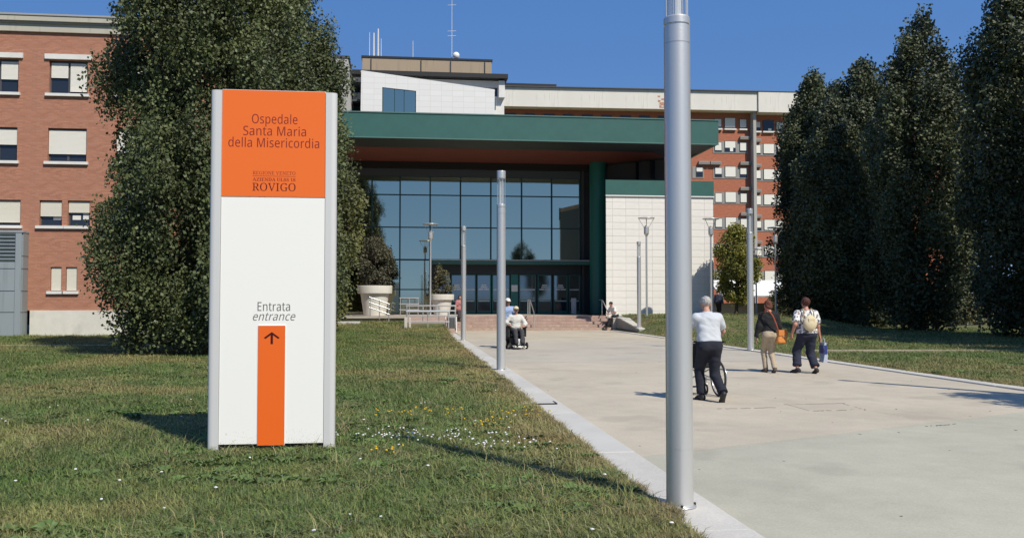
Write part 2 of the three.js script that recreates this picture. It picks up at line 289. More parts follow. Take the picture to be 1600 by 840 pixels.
  obj('cap_strip', bx(11.1, 17.42, 7.50, 7.56, Z(-49.24), Z(-49.36)), M.whitePaint, wing);
  const up = obj('oblique_wall', planPrism([[12.9, Z(-56.9)], [17.17, Z(-53.2)], [17.17, Z(-60)], [12.9, Z(-60)]], 8.3, 10.42), mat([0.10, 0.108, 0.12], 0.6), hall);
  for (const [t, w] of [[0.4, 0.5], [0.6, 0.95], [0.85, 0.6]]) { const g = new THREE.BoxGeometry(w, 1.15, 0.05); const o = piece('dark_window', metric(g), M.glassDark, up, 12.9 + 4.27 * t - 0.012, 9.85, Z(-56.9 + 3.7 * t) + 0.014); o.rotation.y = Math.atan2(3.7, 4.27); }
}
{   // white volume on the roof behind the canopy
  const t = thing('rooftop_volume', 'white tiled rooftop volume with sloping top and a blue window above the green canopy', 'building', [0, 0, -60]);
  const tileTex = tex(256, 1.5, (u, v) => ((u * 2 % 1) < 0.03 || (v * 4 % 1) < 0.06) ? [0.80, 0.78, 0.74] : 0.93 + 0.05 * hash2(u * 2 | 0, v * 4 | 0, 3));
  const s = new THREE.Shape([[-3.14, 11.4], [5.86, 11.4], [5.86, 15.93], [-3.08, 16.97]].map((p) => new THREE.Vector2(...p)));
  s.holes.push(new THREE.Path([[-1.69, 13.9], [-1.69, 15.87], [0.56, 15.68], [0.56, 13.9]].map((p) => new THREE.Vector2(...p))));
  const g = new THREE.ExtrudeGeometry(s, { depth: 0.3, bevelEnabled: false }); g.translate(0, 0, -0.3);
  obj('wall', [g, bx(-3.1, -2.8, 11.4, 16.9, -0.31, -7), bx(5.55, 5.85, 11.4, 15.9, -0.31, -7)], mat([0.82, 0.81, 0.775], 0.5, { map: tileTex }), t);
  const roof = new THREE.BoxGeometry(9.1, 0.08, 6.8); roof.rotateZ(-Math.atan2(1.04, 8.94)); roof.translate(1.38, 16.40, -3.55); obj('roof', roof, M.greyConcrete, t);
  const win = obj('window', [bx(-1.69, -1.63, 13.9, 15.86, -0.12, -0.06), bx(0.5, 0.56, 13.9, 15.68, -0.12, -0.06), bx(-0.9, -0.85, 13.9, 15.8, -0.11, -0.07), bx(-0.26, -0.21, 13.9, 15.75, -0.11, -0.07), bx(-1.69, 0.56, 13.9, 13.96, -0.125, -0.055)], M.mullion, t);
  for (const [a, b, y] of [[-1.63, -0.9, 15.84], [-0.85, -0.26, 15.77], [-0.21, 0.5, 15.7]]) { const p = piece('pane', metric(new THREE.BoxGeometry(b - a, y - 13.96, 0.02)), M.glassCurtain, win, (a + b) / 2, (13.96 + y) / 2, -0.09); p.rotation.x = rr(0.01, 0.03); }
  obj('lintel_trim', (() => { const q = new THREE.BoxGeometry(2.3, 0.05, 0.12); q.rotateZ(-Math.atan2(0.19, 2.25)); q.translate(-0.565, 15.77, -0.09); return q; })(), M.mullion, win);
}
{   // storey set back behind it
  const t = thing('upper_storey', 'set back storey with thin black roof edge behind the sloping white volume', 'building', [0, 0, -66]);
  obj('wall', [bx(-4.0, 7.2, 11.5, 16.9, -0.3, -7), bx(-4.0, 7.2, 17.55, 18.05, -0.2, -7), bx(6.75, 7.2, 16.75, 18.0, 0.15, -0.4), bx(6.0, 6.42, 13.6, 16.9, 0.1, -0.29)], M.white, t);
  obj('roof_edge', bx(-4.3, 7.4, 18.1, 18.42, 0.5, -7.2), M.black, t);
  const band = obj('window_band', bx(-3.9, 6.7, 16.9, 17.55, -0.35, -0.6), M.glassDark, t);
  for (let x = -3.2; x < 6.6; x += 1.1) obj('mullion', bx(x, x + 0.06, 16.9, 17.55, -0.34, -0.28), M.frame, band);
  for (const [x, y] of [[1.0, 17.2], [2.5, 17.05], [3.85, 16.85], [5.3, 16.45]]) { const k = obj('roof_vent', rb(x - 0.3, x + 0.35, y - 0.55, y + 0.12, 0.25, 1.1, 0.03), M.greyConcrete, t); obj('grille', bx(x - 0.31, x - 0.305, y - 0.5, y + 0.08, 0.3, 1.05), M.black, k); }
  obj('glass_corner', bx(5.85, 6.5, 15.75, 16.6, 0.35, 0.1), M.glassCurtain, t);
}
{
  const t = thing('stair_tower', 'pale grey concrete stair tower beside the poplar top, left of the white rooftop volume', 'building', [0, 0, -64]);
  const g = extrudePoly([[-9, 11.5], [-3.85, 11.5], [-4.05, 16.6], [-4.22, 18.8], [-9, 18.9]], 5); g.translate(0, 0, -5); obj('wall', g, M.greyConcrete, t);
  obj('coping', bx(-9.1, -4.15, 18.82, 19.0, 0.06, -5.1), M.frame, t);
  obj('joint', [bx(-4.95, -4.91, 11.6, 18.7, 0, 0.012)], M.frame, t);
  obj('landing', [bx(-3.95, -3.0, 15.9, 16.05, -0.6, -3), bx(-3.95, -3.0, 17.3, 17.42, -0.6, -3), bx(-3.95, -3.0, 12, 15.85, -2, -2.2)], M.charcoal, t);
}
{
  const t = thing('beige_roof_block', 'beige plant block with aerials on the top of the hospital roof', 'building', [0, 0, -74]);
  obj('wall', bx(-3.72, 6.97, 12, 21.62, 0, -8), mat([0.42, 0.335, 0.245], 0.9, { map: T.streak }), t);
  obj('coping', bx(-3.8, 7.05, 21.62, 21.78, 0.06, -8.1), M.darkMetal, t);
  for (const [x, y] of [[-3.0, 20.4], [3.55, 20.1], [1.1, 20.3], [6.4, 20.4]]) obj('downpipe', rod(V(x, y, 0.05), V(x, 21.55, 0.05), 0.04), M.frame, t);
}
function aerial(label, x, y0, y1, r, extra) { const t = thing('aerial', label, 'aerial', [x, y0, -74.2]); obj('mast', rod(V(0, 0, 0), V(0, y1 - y0, 0), r, 6, r * 0.7), M.aluSign, t); if (extra) extra(t); return t; }
for (const [x, h, l] of [[-3.15, 23.8, 'thin pale aerial, leftmost of the group on the left end of the beige roof block'], [-2.8, 23.75, 'thick pale aerial, second from left on the beige roof block'], [-2.45, 24.1, 'tallest pale aerial of the group on the left end of the beige roof block'], [-2.2, 23.3, 'short thin aerial, rightmost of the group on the left end of the beige roof block']])
  aerial(l, x, 21.7, h, x === -2.8 || x === -2.45 ? 0.1 : 0.04);
aerial('single thin aerial on the beige roof block between the group and the tall mast', 0.42, 21.0, 23.2, 0.04);
aerial('tall thin mast with cross pieces and a small white dish on the beige roof block', 3.65, 21.7, 27.5, 0.035, (t) => {
  for (const y of [2.0, 2.4, 4.6]) obj('cross_piece', rod(V(-0.35, y, 0), V(0.35, y + 0.05, 0), 0.025, 5), M.aluSign, t);
  const g = new THREE.SphereGeometry(0.3, 14, 8, 0, Math.PI * 2, 0, 1.2); g.rotateX(Math.PI / 2); g.translate(0.35, 0.35, 0.1); obj('dish', g, M.whitePaint, t);
});
{
  const t = thing('glazed_roof_pavilion', 'dark glazed rooftop pavilion with flat black roof above the long white parapet', 'building', [0, 0, -128]);
  obj('roof', bx(12.6, 21.5, 32.5, 33.05, 0.5, -6), M.black, t); obj('wall', bx(13.2, 20.6, 26, 32.5, -0.5, -6), M.glassDark, t);
  obj('sill', bx(13.1, 20.7, 31.55, 31.75, -0.1, -0.51), M.greyConcrete, t);
  for (const x of [13.2, 16.1, 18.6, 20.3]) obj('post', bx(x, x + 0.28, 29, 32.5, -0.1, -0.49), M.greyConcrete, t);
}

// ---------------------------------------------------------------- hospital block far behind
{
  const t = thing('hospital_block', 'long red brick hospital block with white concrete parapet behind the entrance hall', 'building', [11.7, 0, -118], -0.03);
  const X = (x) => x - 11.7;
  const rowsY = [25.75, 22.55, 19.08, 15.62, 12.17, 8.65, 5.2];
  obj('wall', [bx(X(11.7), X(46.7), 0, 28.8, 0, -12), bx(X(46.7), X(78), 0, 28.6, 0.001, -12)], M.brickFar, t);
  obj('parapet', [bx(X(11.72), X(47.0), 27.2, 29.75, 1.7, -12.1)], M.parapet, t);
  obj('parapet', [bx(X(47.03), X(80), 27.0, 29.7, 1.95, -12.1)], M.parapet, t);
  obj('coping', bx(X(11.6), X(80), 29.75, 29.87, 2.0, -12.2), M.frame, t);
  const patch = []; const pr = rngOf(5); for (let i = 0; i < 26; i++) { const x = X(33.2 + pr() * 1.1), y = 27.3 + pr() * pr() * 2.1; patch.push(bx(x, x + 0.25 + pr() * 0.3, y, y + 0.1 + pr() * 0.22, 1.7 + 0.002 * (i % 9 + 1), 1.69)); }
  obj('bare_brick_patch', patch, mat([0.50, 0.27, 0.19], 0.95), t);
  obj('pilaster', [bx(X(46.55), X(46.95), 0, 27.3, 1.2, 0.0)], M.greyConcrete, t);
  const sur = mat([0.33, 0.325, 0.31], 0.85, { map: T.grain }), pale = M.blind, hood = mat([0.20, 0.185, 0.165], 0.7);
  const wr = rngOf(31);
  const wallMods = [[38.95, 0.85, 'one'], [41.55, 0.9], [42.95, 1.45], [45.05, 0.9], [47.05, 0.85], [48.35, 1.45], [50.2, 0.9], [52.4, 0.9], [53.8, 1.45], [56.0, 0.9], [58.5, 0.9], [60, 1.45], [62.2, 0.9], [64.8, 0.9], [66.2, 1.45]];
  rowsY.forEach((yc, r) => {
    const dy = (x) => x > 46.7 ? -0.28 : 0;
    for (const [a, b] of [[41.3, 46.15], [46.96, 51.3], [52.2, 57.1], [58.3, 63.3]]) if (r) obj('window_surround', bx(X(a), X(b), yc - 0.86 + dy(a), yc + 0.72 + dy(a), 0.06, 0.002), sur, t);
    if (r === 2 || r > 3) obj('window_surround', bx(X(38.4), X(40), yc - 0.86, yc + 0.72, 0.06, 0.002), sur, t);
    if (r) for (const [a, b] of [[39.2, 40.7], [40.85, 42.3], [45.0, 46.5], [46.97, 47.9], [52.3, 53.2]]) if (a > 41 || r === 2) { const h = obj('hood', bx(X(a), X(b), yc + 0.98 + dy(a), yc + 1.42 + dy(a), 0.5, 0.003), sur, t); obj('hood_slot', bx(X(a) + 0.06, X(b) - 0.06, yc + 1.02 + dy(a), yc + 1.25 + dy(a), 0.505, 0.498), hood, h); }
    for (const [x, w, one] of wallMods) {
      if (one && r !== 2) continue;
      const big = w > 1, hgt = big ? 1.36 : 1.18, y0 = yc - 0.62 + dy(x), f = obj('window', [bx(X(x) - 0.06, X(x) + w + 0.06, y0 - 0.06, y0 + hgt + 0.08, 0.10, 0.063)], M.frame, t);
      const part = one ? 0.45 : r === 3 || (r === 2 && big) || (r === 4 && big) ? 1 : 0.62 + 0.38 * wr();
      piece('pane', metric(new THREE.BoxGeometry(w, hgt, 0.02)), M.glassDark, f, X(x) + w / 2, y0 + hgt / 2, 0.115);
      if (!(r === 0 && x > 48 && big)) piece('shutter', metric(new THREE.BoxGeometry(w - 0.02, hgt * part, 0.03)), pale, f, X(x) + w / 2, y0 + hgt * (1 - part / 2), 0.145);
      if (part < 0.9 && big) piece('sash', metric(new THREE.BoxGeometry(w * 0.3, hgt * (1 - part), 0.03)), M.whitePaint, f, X(x) + w * 0.62, y0 + hgt * (1 - part) / 2, 0.14);
      if (r === 0) piece('sill', metric(new THREE.BoxGeometry(w + 0.2, 0.2, 0.3)), M.white, f, X(x) + w / 2, y0 - 0.2, 0.2);
    }
  });
  for (let x = 13; x < 38; x += 2.6) { const f = obj('window', bx(X(x) - 0.06, X(x) + 1.36, 25.0, 26.6, 0.1, 0.003), M.frame, t); piece('pane', metric(new THREE.BoxGeometry(1.3, 1.5, 0.02)), M.glassDark, f, X(x) + 0.65, 25.8, 0.115); piece('sill', metric(new THREE.BoxGeometry(1.6, 0.2, 0.3)), M.white, f, X(x) + 0.65, 24.95, 0.2); }
}

// ---------------------------------------------------------------- brick building on the left
{
  const t = thing('brick_building', 'three storey orange brick building with white sills on the far left', 'building', [0, 0, -43]);
  const W2 = [[-31.4, -29.7], [-28.4, -26.7], [-25.4, -23.7], [-22.4, -20.7], [-19.4, -17.7], [-16.38, -14.68], [-13.4, -11.7]];
  const holes = [], wins = [];
  W2.forEach(([a, b], i) => { holes.push([a, b, 11.12, 12.66]); wins.push([a, b, 11.12, 12.66, 'top', i]); holes.push([a, b, 7.98, 9.52]); wins.push([a, b, 7.98, 9.52, 'mid', i]); });
  const low = [[-31.4, -29.7], [-28.4, -26.7], [-25.4, -23.7], [-22.4, -20.7], [-19.2, -17.5], [-16.69, -15.7], [-15.46, -14.48], [-13.4, -12.4], [-12.1, -11.2]];
  low.forEach(([a, b], i) => { holes.push([a, b, 5.03, 6.2]); wins.push([a, b, 5.03, 6.2, 'low', i]); });
  for (const [a, b] of [[-16.16, -15.67], [-15.49, -15.0], [-12.8, -12.3]]) { holes.push([a, b, 2.05, 3.15]); wins.push([a, b, 2.05, 3.15, 'slit', 0]); }
  obj('wall', [holedWall(-34, -9.0, 1.17, 13.93, holes, 0, 0.34), bx(-9.34, -9.0, 1.17, 13.93, -0.341, -10), bx(-34, -33.7, 1.17, 13.93, -0.341, -10)], M.brickLeft, t);
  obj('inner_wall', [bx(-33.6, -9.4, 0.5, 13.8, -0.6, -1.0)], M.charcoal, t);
  obj('roof', bx(-34, -9.0, 13.94, 14.3, -0.3, -10), M.cornice, t);
  obj('plinth', [bx(-17.0, -8.98, -0.3, 1.17, 0.05, -0.36), bx(-9.36, -8.98, -0.3, 1.17, -0.361, -10)], M.plinth, t);
  obj('cornice', [bx(-34.1, -8.8, 13.93, 14.3, 0.12, -0.36)], M.cornice, t);
  obj('cornice', [bx(-34.2, -8.7, 14.38, 14.62, 0.3, -0.36)], M.cornice, t);
  obj('gutter', [bx(-34.15, -8.75, 14.3, 14.38, 0.2, -0.36), bx(-34.2, -8.7, 14.62, 14.7, 0.34, -0.36)], mat([0.35, 0.345, 0.33], 0.6), t);
  const wr = rngOf(12), slat = (a, b, y0, y1, m, parent, z = -0.13) => {      // roller blind of single slats
    const o = obj('blind', bx(a, b, y0, y1, z - 0.012, z - 0.002), m, parent);
    const g = metric(rb(a, b, 0, 0.052, z, z + 0.01, 0.004, 1)); const all = []; for (let y = y0; y + 0.05 < y1; y += 0.056) { const c = g.clone(); c.translate(0, y, 0); all.push(c); }
    if (all.length) { const s = obj('slat', all, m, parent); s.userData.kind = 'stuff'; } return o;
  };
  wins.forEach(([a, b, y0, y1, kind, i]) => {
    const fw = 0.06, z0 = -0.24, z1 = -0.18, mid = kind === 'slit' || b - a < 1.1 ? null : (a + b) / 2, bars = [bx(a, a + fw, y0, y1, z0, z1), bx(b - fw, b, y0, y1, z0, z1), bx(a + fw, b - fw, y0, y0 + fw, z0, z1), bx(a + fw, b - fw, y1 - 0.1, y1, z0, z1 + 0.02)];
    if (mid) bars.push(bx(mid - 0.05, mid + 0.05, y0 + fw, y1 - 0.1, z0, z1 + 0.01));
    const f = obj('window', bars, M.frame, t);
    for (const [p, q] of mid ? [[a + fw, mid - 0.05], [mid + 0.05, b - fw]] : [[a + fw, b - fw]]) piece('pane', metric(new THREE.BoxGeometry(q - p, y1 - y0 - fw - 0.1, 0.012)), M.glassDark, f, (p + q) / 2, (y0 + fw + y1 - 0.1) / 2, -0.215);
    obj('sill', bx(a - 0.12, b + 0.1, y0 - 0.13, y0 - 0.003, 0.12, -0.2), M.white, f);
    if (kind === 'top') {
      obj('lintel', bx(a - 0.17, b + 0.2, y1 + 0.04, y1 + 0.27, 0.10, 0.003), M.white, f);
      const right = i === 4 ? 0.85 : i === 5 ? 0.1 : wr() * 0.9, left = i === 5 ? 0.6 : wr() * 0.9;
      slat(a + fw, mid - 0.05, y0 + fw + left * (y1 - y0) * 0.62 * (i === 5 ? 1.2 : 1), y1 - 0.1, M.blind, f); slat(mid + 0.05, b - fw, y0 + fw + (i === 4 ? 0.56 : right * 0.6), y1 - 0.1, M.blind, f);
    } else if (kind === 'mid') slat(a + 0.02, b - 0.02, y0 + (i === 4 ? 0.75 : i === 5 ? 0.36 : i === 6 ? 0.36 : 0.2 + wr() * 0.7), y1 - 0.08, M.blind, f, -0.1);
    else if (kind === 'low') slat(a + 0.02, b - 0.02, y0 + (i === 4 ? 0.14 : i === 5 ? 0.44 : i === 6 ? 0.62 : 0.2 + wr() * 0.6), y1 - 0.05, M.blind2, f, -0.1);
    else slat(a + 0.02, b - 0.02, y0 + 0.02, y1 - 0.03, M.blind2, f, -0.08);
    if (kind === 'low' && (i === 5 || i === 6)) obj('papers', [bx(a + (i === 5 ? 0.55 : 0.16), b - (i === 5 ? 0.06 : 0.46), y0 + 0.3, y0 + 0.5, -0.2, -0.19)].concat(i === 6 ? [bx(b - 0.36, b - 0.06, y0 + 0.32, y0 + 0.62, -0.2, -0.19)] : []), M.white, f);
  });
}
{
  const t = thing('louvred_plant_box', 'blue grey metal plant housing with louvres against the brick building', 'plant housing', [-17.12, 0, -42.38]);
  const m = mat([0.30, 0.345, 0.375], 0.5, { metalness: 0.15, map: T.streak }), m2 = mat([0.35, 0.395, 0.425], 0.45, { metalness: 0.15, map: T.streak });
  obj('casing', [bx(-3.6, -0.06, 0, 4.66, -0.08, -0.6), bx(-0.06, 0, 0, 4.7, -0.06, -0.61)], m, t);
  for (const [y0, y1] of [[0, 1.07], [1.1, 2.02], [2.05, 3.02], [3.05, 3.3]]) obj('panel', rb(-3.6, -0.2, y0 + 0.005, y1, -0.09, -0.045, 0.008, 1), m2, t);
  for (const y of [1.08, 2.03, 3.03, 3.6]) obj('seam', bx(-0.062, 0.006, y, y + 0.03, -0.05, -0.61), M.frame, t);
  obj('edge_post', rb(-0.32, -0.06, 0, 4.7, -0.1, 0.0, 0.015), m2, t);
  obj('top_rail', rb(-3.6, 0.02, 4.66, 4.76, -0.62, 0.02, 0.01), m2, t);
  for (let i = 0; i < 8; i++) { const g = new THREE.BoxGeometry(3.25, 0.12, 0.02); g.rotateX(0.75); g.translate(-1.95, 3.42 + i * 0.165, -0.04); obj('louvre', g, m2, t); }
  obj('notice', rb(-1.62, -1.35, 1.38, 1.72, -0.045, -0.032, 0.004, 1), M.whitePaint, t);
}
{
  const t = thing('open_shelter', 'low shelter with sloping white roof and beige wall beyond the round tree', 'shelter', [25.9, 0, -70]);
  const r = new THREE.BoxGeometry(6, 0.12, 3.2); r.rotateX(0.42); r.translate(1.9, 2.62, -0.2); obj('roof', r, M.whitePaint, t);
  for (const [a, b] of [[-1.2, 0.66], [0.8, 1.95], [2.05, 4.5]]) obj('wall_panel', bx(a, b, -0.3, 1.42, -0.1, -0.25), M.pinkConcrete, t);
  for (const x of [0.73, 2.0, 4.4]) obj('post', bx(x - 0.06, x + 0.06, -0.3, 2.4, 0.0, -0.12), M.darkMetal, t);
}

// ---------------------------------------------------------------- information sign
function canvasTex(w, h, draw) { const c = document.createElement('canvas'); c.width = w; c.height = h; draw(c.getContext('2d'), w, h); const t = new THREE.CanvasTexture(c); t.colorSpace = THREE.SRGBColorSpace; t.magFilter = THREE.LinearFilter; return t; }
function fitted(g, text, cx, base, width, font, color) { g.font = font; g.fillStyle = color; g.textAlign = 'left'; g.textBaseline = 'alphabetic'; const m = g.measureText(text).width; g.save(); g.translate(cx - width / 2, base); g.scale(width / m, 1); g.fillText(text, 0, 0); g.restore(); }
{
  const t = thing('information_sign', 'tall white and orange hospital sign with an arrow and aluminium posts standing in the grass', 'sign', [-1.41, 0, -9.76]);
  const H = 3.85, PH = 3.83, prof = (s) => { const sh = new THREE.Shape(); sh.moveTo(0, -0.07); sh.lineTo(0, 0.07); sh.lineTo(s * 0.06, 0.07); sh.quadraticCurveTo(s * 0.115, 0.066, s * 0.115, 0.02); sh.lineTo(s * 0.115, -0.02); sh.quadraticCurveTo(s * 0.115, -0.066, s * 0.06, -0.07); sh.lineTo(0, -0.07); const g = new THREE.ExtrudeGeometry(sh, { depth: PH + 0.1, bevelEnabled: false, curveSegments: 10 }); g.rotateX(-Math.PI / 2); return g; };
  for (const s of [-1, 1]) { const g = prof(s); g.translate(s * 0.541, -0.1, 0); obj('post', g, M.aluSign, t); }
  const ink = '#85281a';
  const top = canvasTex(1000, 1050, (g, w, h) => {
    g.fillStyle = '#ec7026'; g.fillRect(0, 0, w, h);
    const X = (px) => (px - 349) / 158.5 * w, Y = (py) => (py - 141) / 168 * h;
    fitted(g, 'Ospedale', X(429), Y(193.5), 72 / 158.5 * w, '128px sans-serif', ink);
    fitted(g, 'Santa Maria', X(429.5), Y(212.5), 99 / 158.5 * w, '128px sans-serif', ink);
    fitted(g, 'della Misericordia', X(428.5), Y(231), 142 / 158.5 * w, '128px sans-serif', ink);
    fitted(g, 'REGIONE VENETO', X(429), Y(274.2), 66 / 158.5 * w, '48px serif', ink);
    g.fillStyle = ink; g.fillRect(X(396), Y(276.3), 66 / 158.5 * w, 4);
    fitted(g, 'AZIENDA ULSS 18', X(429), Y(284.5), 66 / 158.5 * w, 'bold 45px serif', ink);
    fitted(g, 'ROVIGO', X(429), Y(300), 68 / 158.5 * w, '108px serif', '#5a120c');
  });
  const low = canvasTex(700, 2048, (g, w, h) => {
    g.fillStyle = '#f1f0ea'; g.fillRect(0, 0, w, h);
    const X = (px) => (px - 344) / 163 * w, Y = (py) => (py - 309) / 385 * h;
    fitted(g, 'Entrata', X(427.5), Y(487), 54 / 163 * w, '105px sans-serif', '#5c5a58');
    g.save(); g.transform(1, 0, -0.21, 1, 0.21 * Y(502), 0); fitted(g, 'entrance', X(427), Y(502), 68 / 163 * w, '98px sans-serif', '#6c6a68'); g.restore();
    const q = rngOf(3); g.fillStyle = 'rgba(120,115,85,0.35)'; for (let i = 0; i < 260; i++) { const x = q() * w, y = h - Math.pow(q(), 2.5) * 120; g.fillRect(x, y, 1 + q() * 2, 2 + q() * 12); }
  });
  const arrow = canvasTex(128, 820, (g, w, h) => {
    g.fillStyle = '#ec6a20'; g.fillRect(0, 0, w, h); g.strokeStyle = '#40100a'; g.lineWidth = 11; g.lineJoin = 'miter';
    const y = 46; g.beginPath(); g.moveTo(64, y + 4); g.lineTo(64, y + 82); g.moveTo(30, y + 42); g.lineTo(64, y + 6); g.lineTo(98, y + 42); g.stroke();
  });
  const panel = (name, x0, x1, y0, y1, z, th, tx, par) => { const o = obj(name, rb(x0, x1, y0, y1, z - th, z - 0.001, 0.004, 1), mat([0.8, 0.8, 0.78], 0.4), par); const g = new THREE.PlaneGeometry(x1 - x0 - 0.008, y1 - y0 - 0.008); g.translate((x0 + x1) / 2, (y0 + y1) / 2, z + 0.0015); const f = new THREE.Mesh(g, mat([1, 1, 1], 0.35, { map: tx })); f.name = 'printed_face'; f.castShadow = f.receiveShadow = true; o.add(f); return o; };
  panel('orange_panel', -0.54, 0.54, 2.70, H - 0.01, 0.06, 0.12, top, t);
  panel('white_panel', -0.54, 0.54, 0.10, 2.695, 0.06, 0.12, low, t);
  panel('orange_band', -0.145, 0.14, 0.085, 1.345, 0.072, 0.01, arrow, t);
  obj('base_rail', bx(-0.54, 0.54, 0.03, 0.085, -0.04, 0.03), M.darkMetal, t);
}

// ---------------------------------------------------------------- tall tubular path lights
function pathLight() {
  const t = thing('path_light', '', 'path light', [0, 0, 0], 0, 'tubular path lights along the two kerbs');
  obj('shaft', [cyl(0.103, 0.101, 0, 3.56, 0, 0, 48)], M.alu, t);
  obj('base_ring', lathe([[0.10, 0], [0.125, 0], [0.125, 0.008], [0.112, 0.014], [0.10, 0.02]], 48), M.alu, t);
  for (let i = 0; i < 4; i++) { const a = i * Math.PI / 2 + 0.5; obj('bolt', cyl(0.009, 0.009, 0.01, 0.03, Math.cos(a) * 0.114, Math.sin(a) * 0.114, 6), M.darkMetal, t); }
  obj('joint_band', [cyl(0.1032, 0.1032, 0.44, 0.446, 0, 0, 48), cyl(0.1015, 0.1015, 3.56, 3.566, 0, 0, 48)], M.steel, t);
  obj('collar', [cyl(0.1012, 0.1012, 3.568, 3.70, 0, 0, 48), cyl(0.094, 0.094, 3.70, 3.716, 0, 0, 48), cyl(0.102, 0.102, 3.716, 3.764, 0, 0, 48), cyl(0.102, 0.095, 3.764, 3.776, 0, 0, 48)], M.alu, t);
  for (let i = 0; i < 6; i++) { const a = i * Math.PI / 3 + 0.26; obj('rod', cyl(0.008, 0.008, 3.77, 4.37, Math.cos(a) * 0.088, Math.sin(a) * 0.088, 8), M.steel, t); }
  obj('lamp_tube', cyl(0.05, 0.05, 3.776, 4.37, 0, 0, 20), phys([0.86, 0.88, 0.88], 0.25, { transmission: 0.55, thickness: 0 }), t);
  obj('cap', lathe([[0, 4.37], [0.10, 4.37], [0.102, 4.375], [0.102, 4.53], [0.095, 4.545], [0, 4.55]], 40), M.alu, t);
  return t;
}
const pl = pathLight();
[[[2.085, 0.032, -6.72], 'big tubular path light before the man with the wheelchair, its lantern cut off'],
  [[2.14, 0.032, -20.34], 'tubular path light on the left kerb overlapping the oncoming wheelchair'],
  [[2.24, 0.032, -35.64], 'tubular path light on the left kerb, just right of the small planter'],
  [[10.98, 0.03, -27.72], 'tubular path light on the right kerb left of the woman in black'],
  [[11.5, 0.02, -43.6], 'tubular path light by the concrete wedge, before the white tiled wing'],
  [[10.95, 0.03, -13.6], 'tubular path light on the right kerb whose thin shadow crosses the path']].forEach(([p, l], i) => { if (i) dup(pl, p, 1.1 * i, l); else { pl.position.set(...p); pl.rotation.y = 0.35; pl.userData.label = l; } });

function lampPost() {
  const t = thing('lamp_post', '', 'lamp post', [0, 0, 0], 0, 'slender lamp posts with disc reflectors');
  obj('pole', cyl(0.055, 0.045, 0, 4.3, 0, 0, 14), M.alu, t);
  obj('canister', lathe([[0.04, 4.14], [0.12, 4.26], [0.13, 4.30], [0.13, 4.62], [0.12, 4.64], [0, 4.64]], 20), M.alu, t);
  for (let i = 0; i < 4; i++) { const a = i * Math.PI / 2 + 0.3; obj('strut', rod(V(Math.cos(a) * 0.12, 4.6, Math.sin(a) * 0.12), V(Math.cos(a) * 0.40, 5.08, Math.sin(a) * 0.40), 0.012, 6), M.alu, t); }
  obj('reflector', lathe([[0, 5.10], [0.42, 5.06], [0.44, 5.08], [0.42, 5.11], [0, 5.15]], 28), M.alu, t);
  obj('lens', lathe([[0, 4.66], [0.09, 4.66], [0.085, 4.70], [0, 4.72]], 16), M.whitePaint, t);
  return t;
}
const lp = lampPost();
[[[12.33, 0.80, -45.2], 'lamp post with disc reflector standing alone before the white tiled wall'],
  [[15.78, 0.80, -45.2], 'lamp post with disc reflector between the white tiled wing and the round tree'],
  [[20.4, 0.6, -47.8], 'lamp post with disc reflector before the dark poplars'],
  [[1.30, 0.78, -49.9], 'lamp post with disc reflector behind the small planter before the glass front'],
  [[24.2, 0.1, -60], 'distant lamp post before the dark poplars, right of the white shelter']].forEach(([p, l], i) => { if (i) dup(lp, p, i * 0.7, l); else { lp.position.set(...p); lp.userData.label = l; } });

// ---------------------------------------------------------------- terrace furniture
function planter(label, [x, y, z], s) {
  const t = thing('planter', label, 'planter', [x, y, z]);
  obj('pot', lathe([[0.0, 0.0], [0.60, 0], [0.62, 0.02], [0.80, 1.22], [0.80, 1.25], [0.95, 1.255], [0.97, 1.275], [0.99, 1.68], [0.97, 1.70], [0.88, 1.70], [0.86, 1.66], [0.84, 1.5], [0, 1.5]].map(([a, b]) => [a * s, b * s]), 48), M.planter, t);
  obj('soil', lathe([[0, 1.58 * s], [0.5 * s, 1.57 * s], [0.85 * s, 1.54 * s]], 24), M.soil, t);
  return t;
}
planter('large cream planter holding a bushy olive tree before the glass front', [-1.77, PLAT, -50.4], 0.98);
planter('smaller cream planter holding a spindly shrub behind the ramp railing', [1.95, PLAT, -50.4], 0.7);
function railing(label, a, b, h0, h1, n, bars, m = M.steel, r = 0.028) {
  const t = thing('handrail', label, 'handrail', [0, 0, 0]);
  for (let i = 0; i < n; i++) { const p = V().lerpVectors(a, b, i / (n - 1)); obj('post', rod(p, V(p.x, p.y + h1, p.z), r, 8), m, t); }
  for (let k = 0; k < bars; k++) { const y = lerp(h0, h1, bars > 1 ? k / (bars - 1) : 1) + 0.01; obj('bar', rod(V(a.x - 0.05, a.y + y, a.z), V(b.x + 0.05, b.y + y, b.z), r * 1.1, 8), m, t); }
  return t;
}
railing('three bar steel handrail sloping down before the large cream planter', V(-1.93, 0.80, -48.1), V(-0.95, 0.42, -48.1), 0.45, 1.0, 3, 3);
railing('steel handrail on the concrete ramp, nearest of the ramp railings', V(0.02, 0.12, -43.9), V(2.02, 0.12, -43.9), 0.45, 0.95, 3, 2, M.steel, 0.035);
railing('steel handrail along the upper part of the ramp in front of the small planter', V(0.0, 0.42, -46.6), V(2.5, 0.42, -46.6), 0.4, 0.92, 4, 3, M.steel, 0.035);
railing('short handrail with flat top rising from the terrace left of the small planter', V(-0.35, 0.80, -49.55), V(0.62, 0.80, -49.55), 0.3, 0.95, 3, 3);
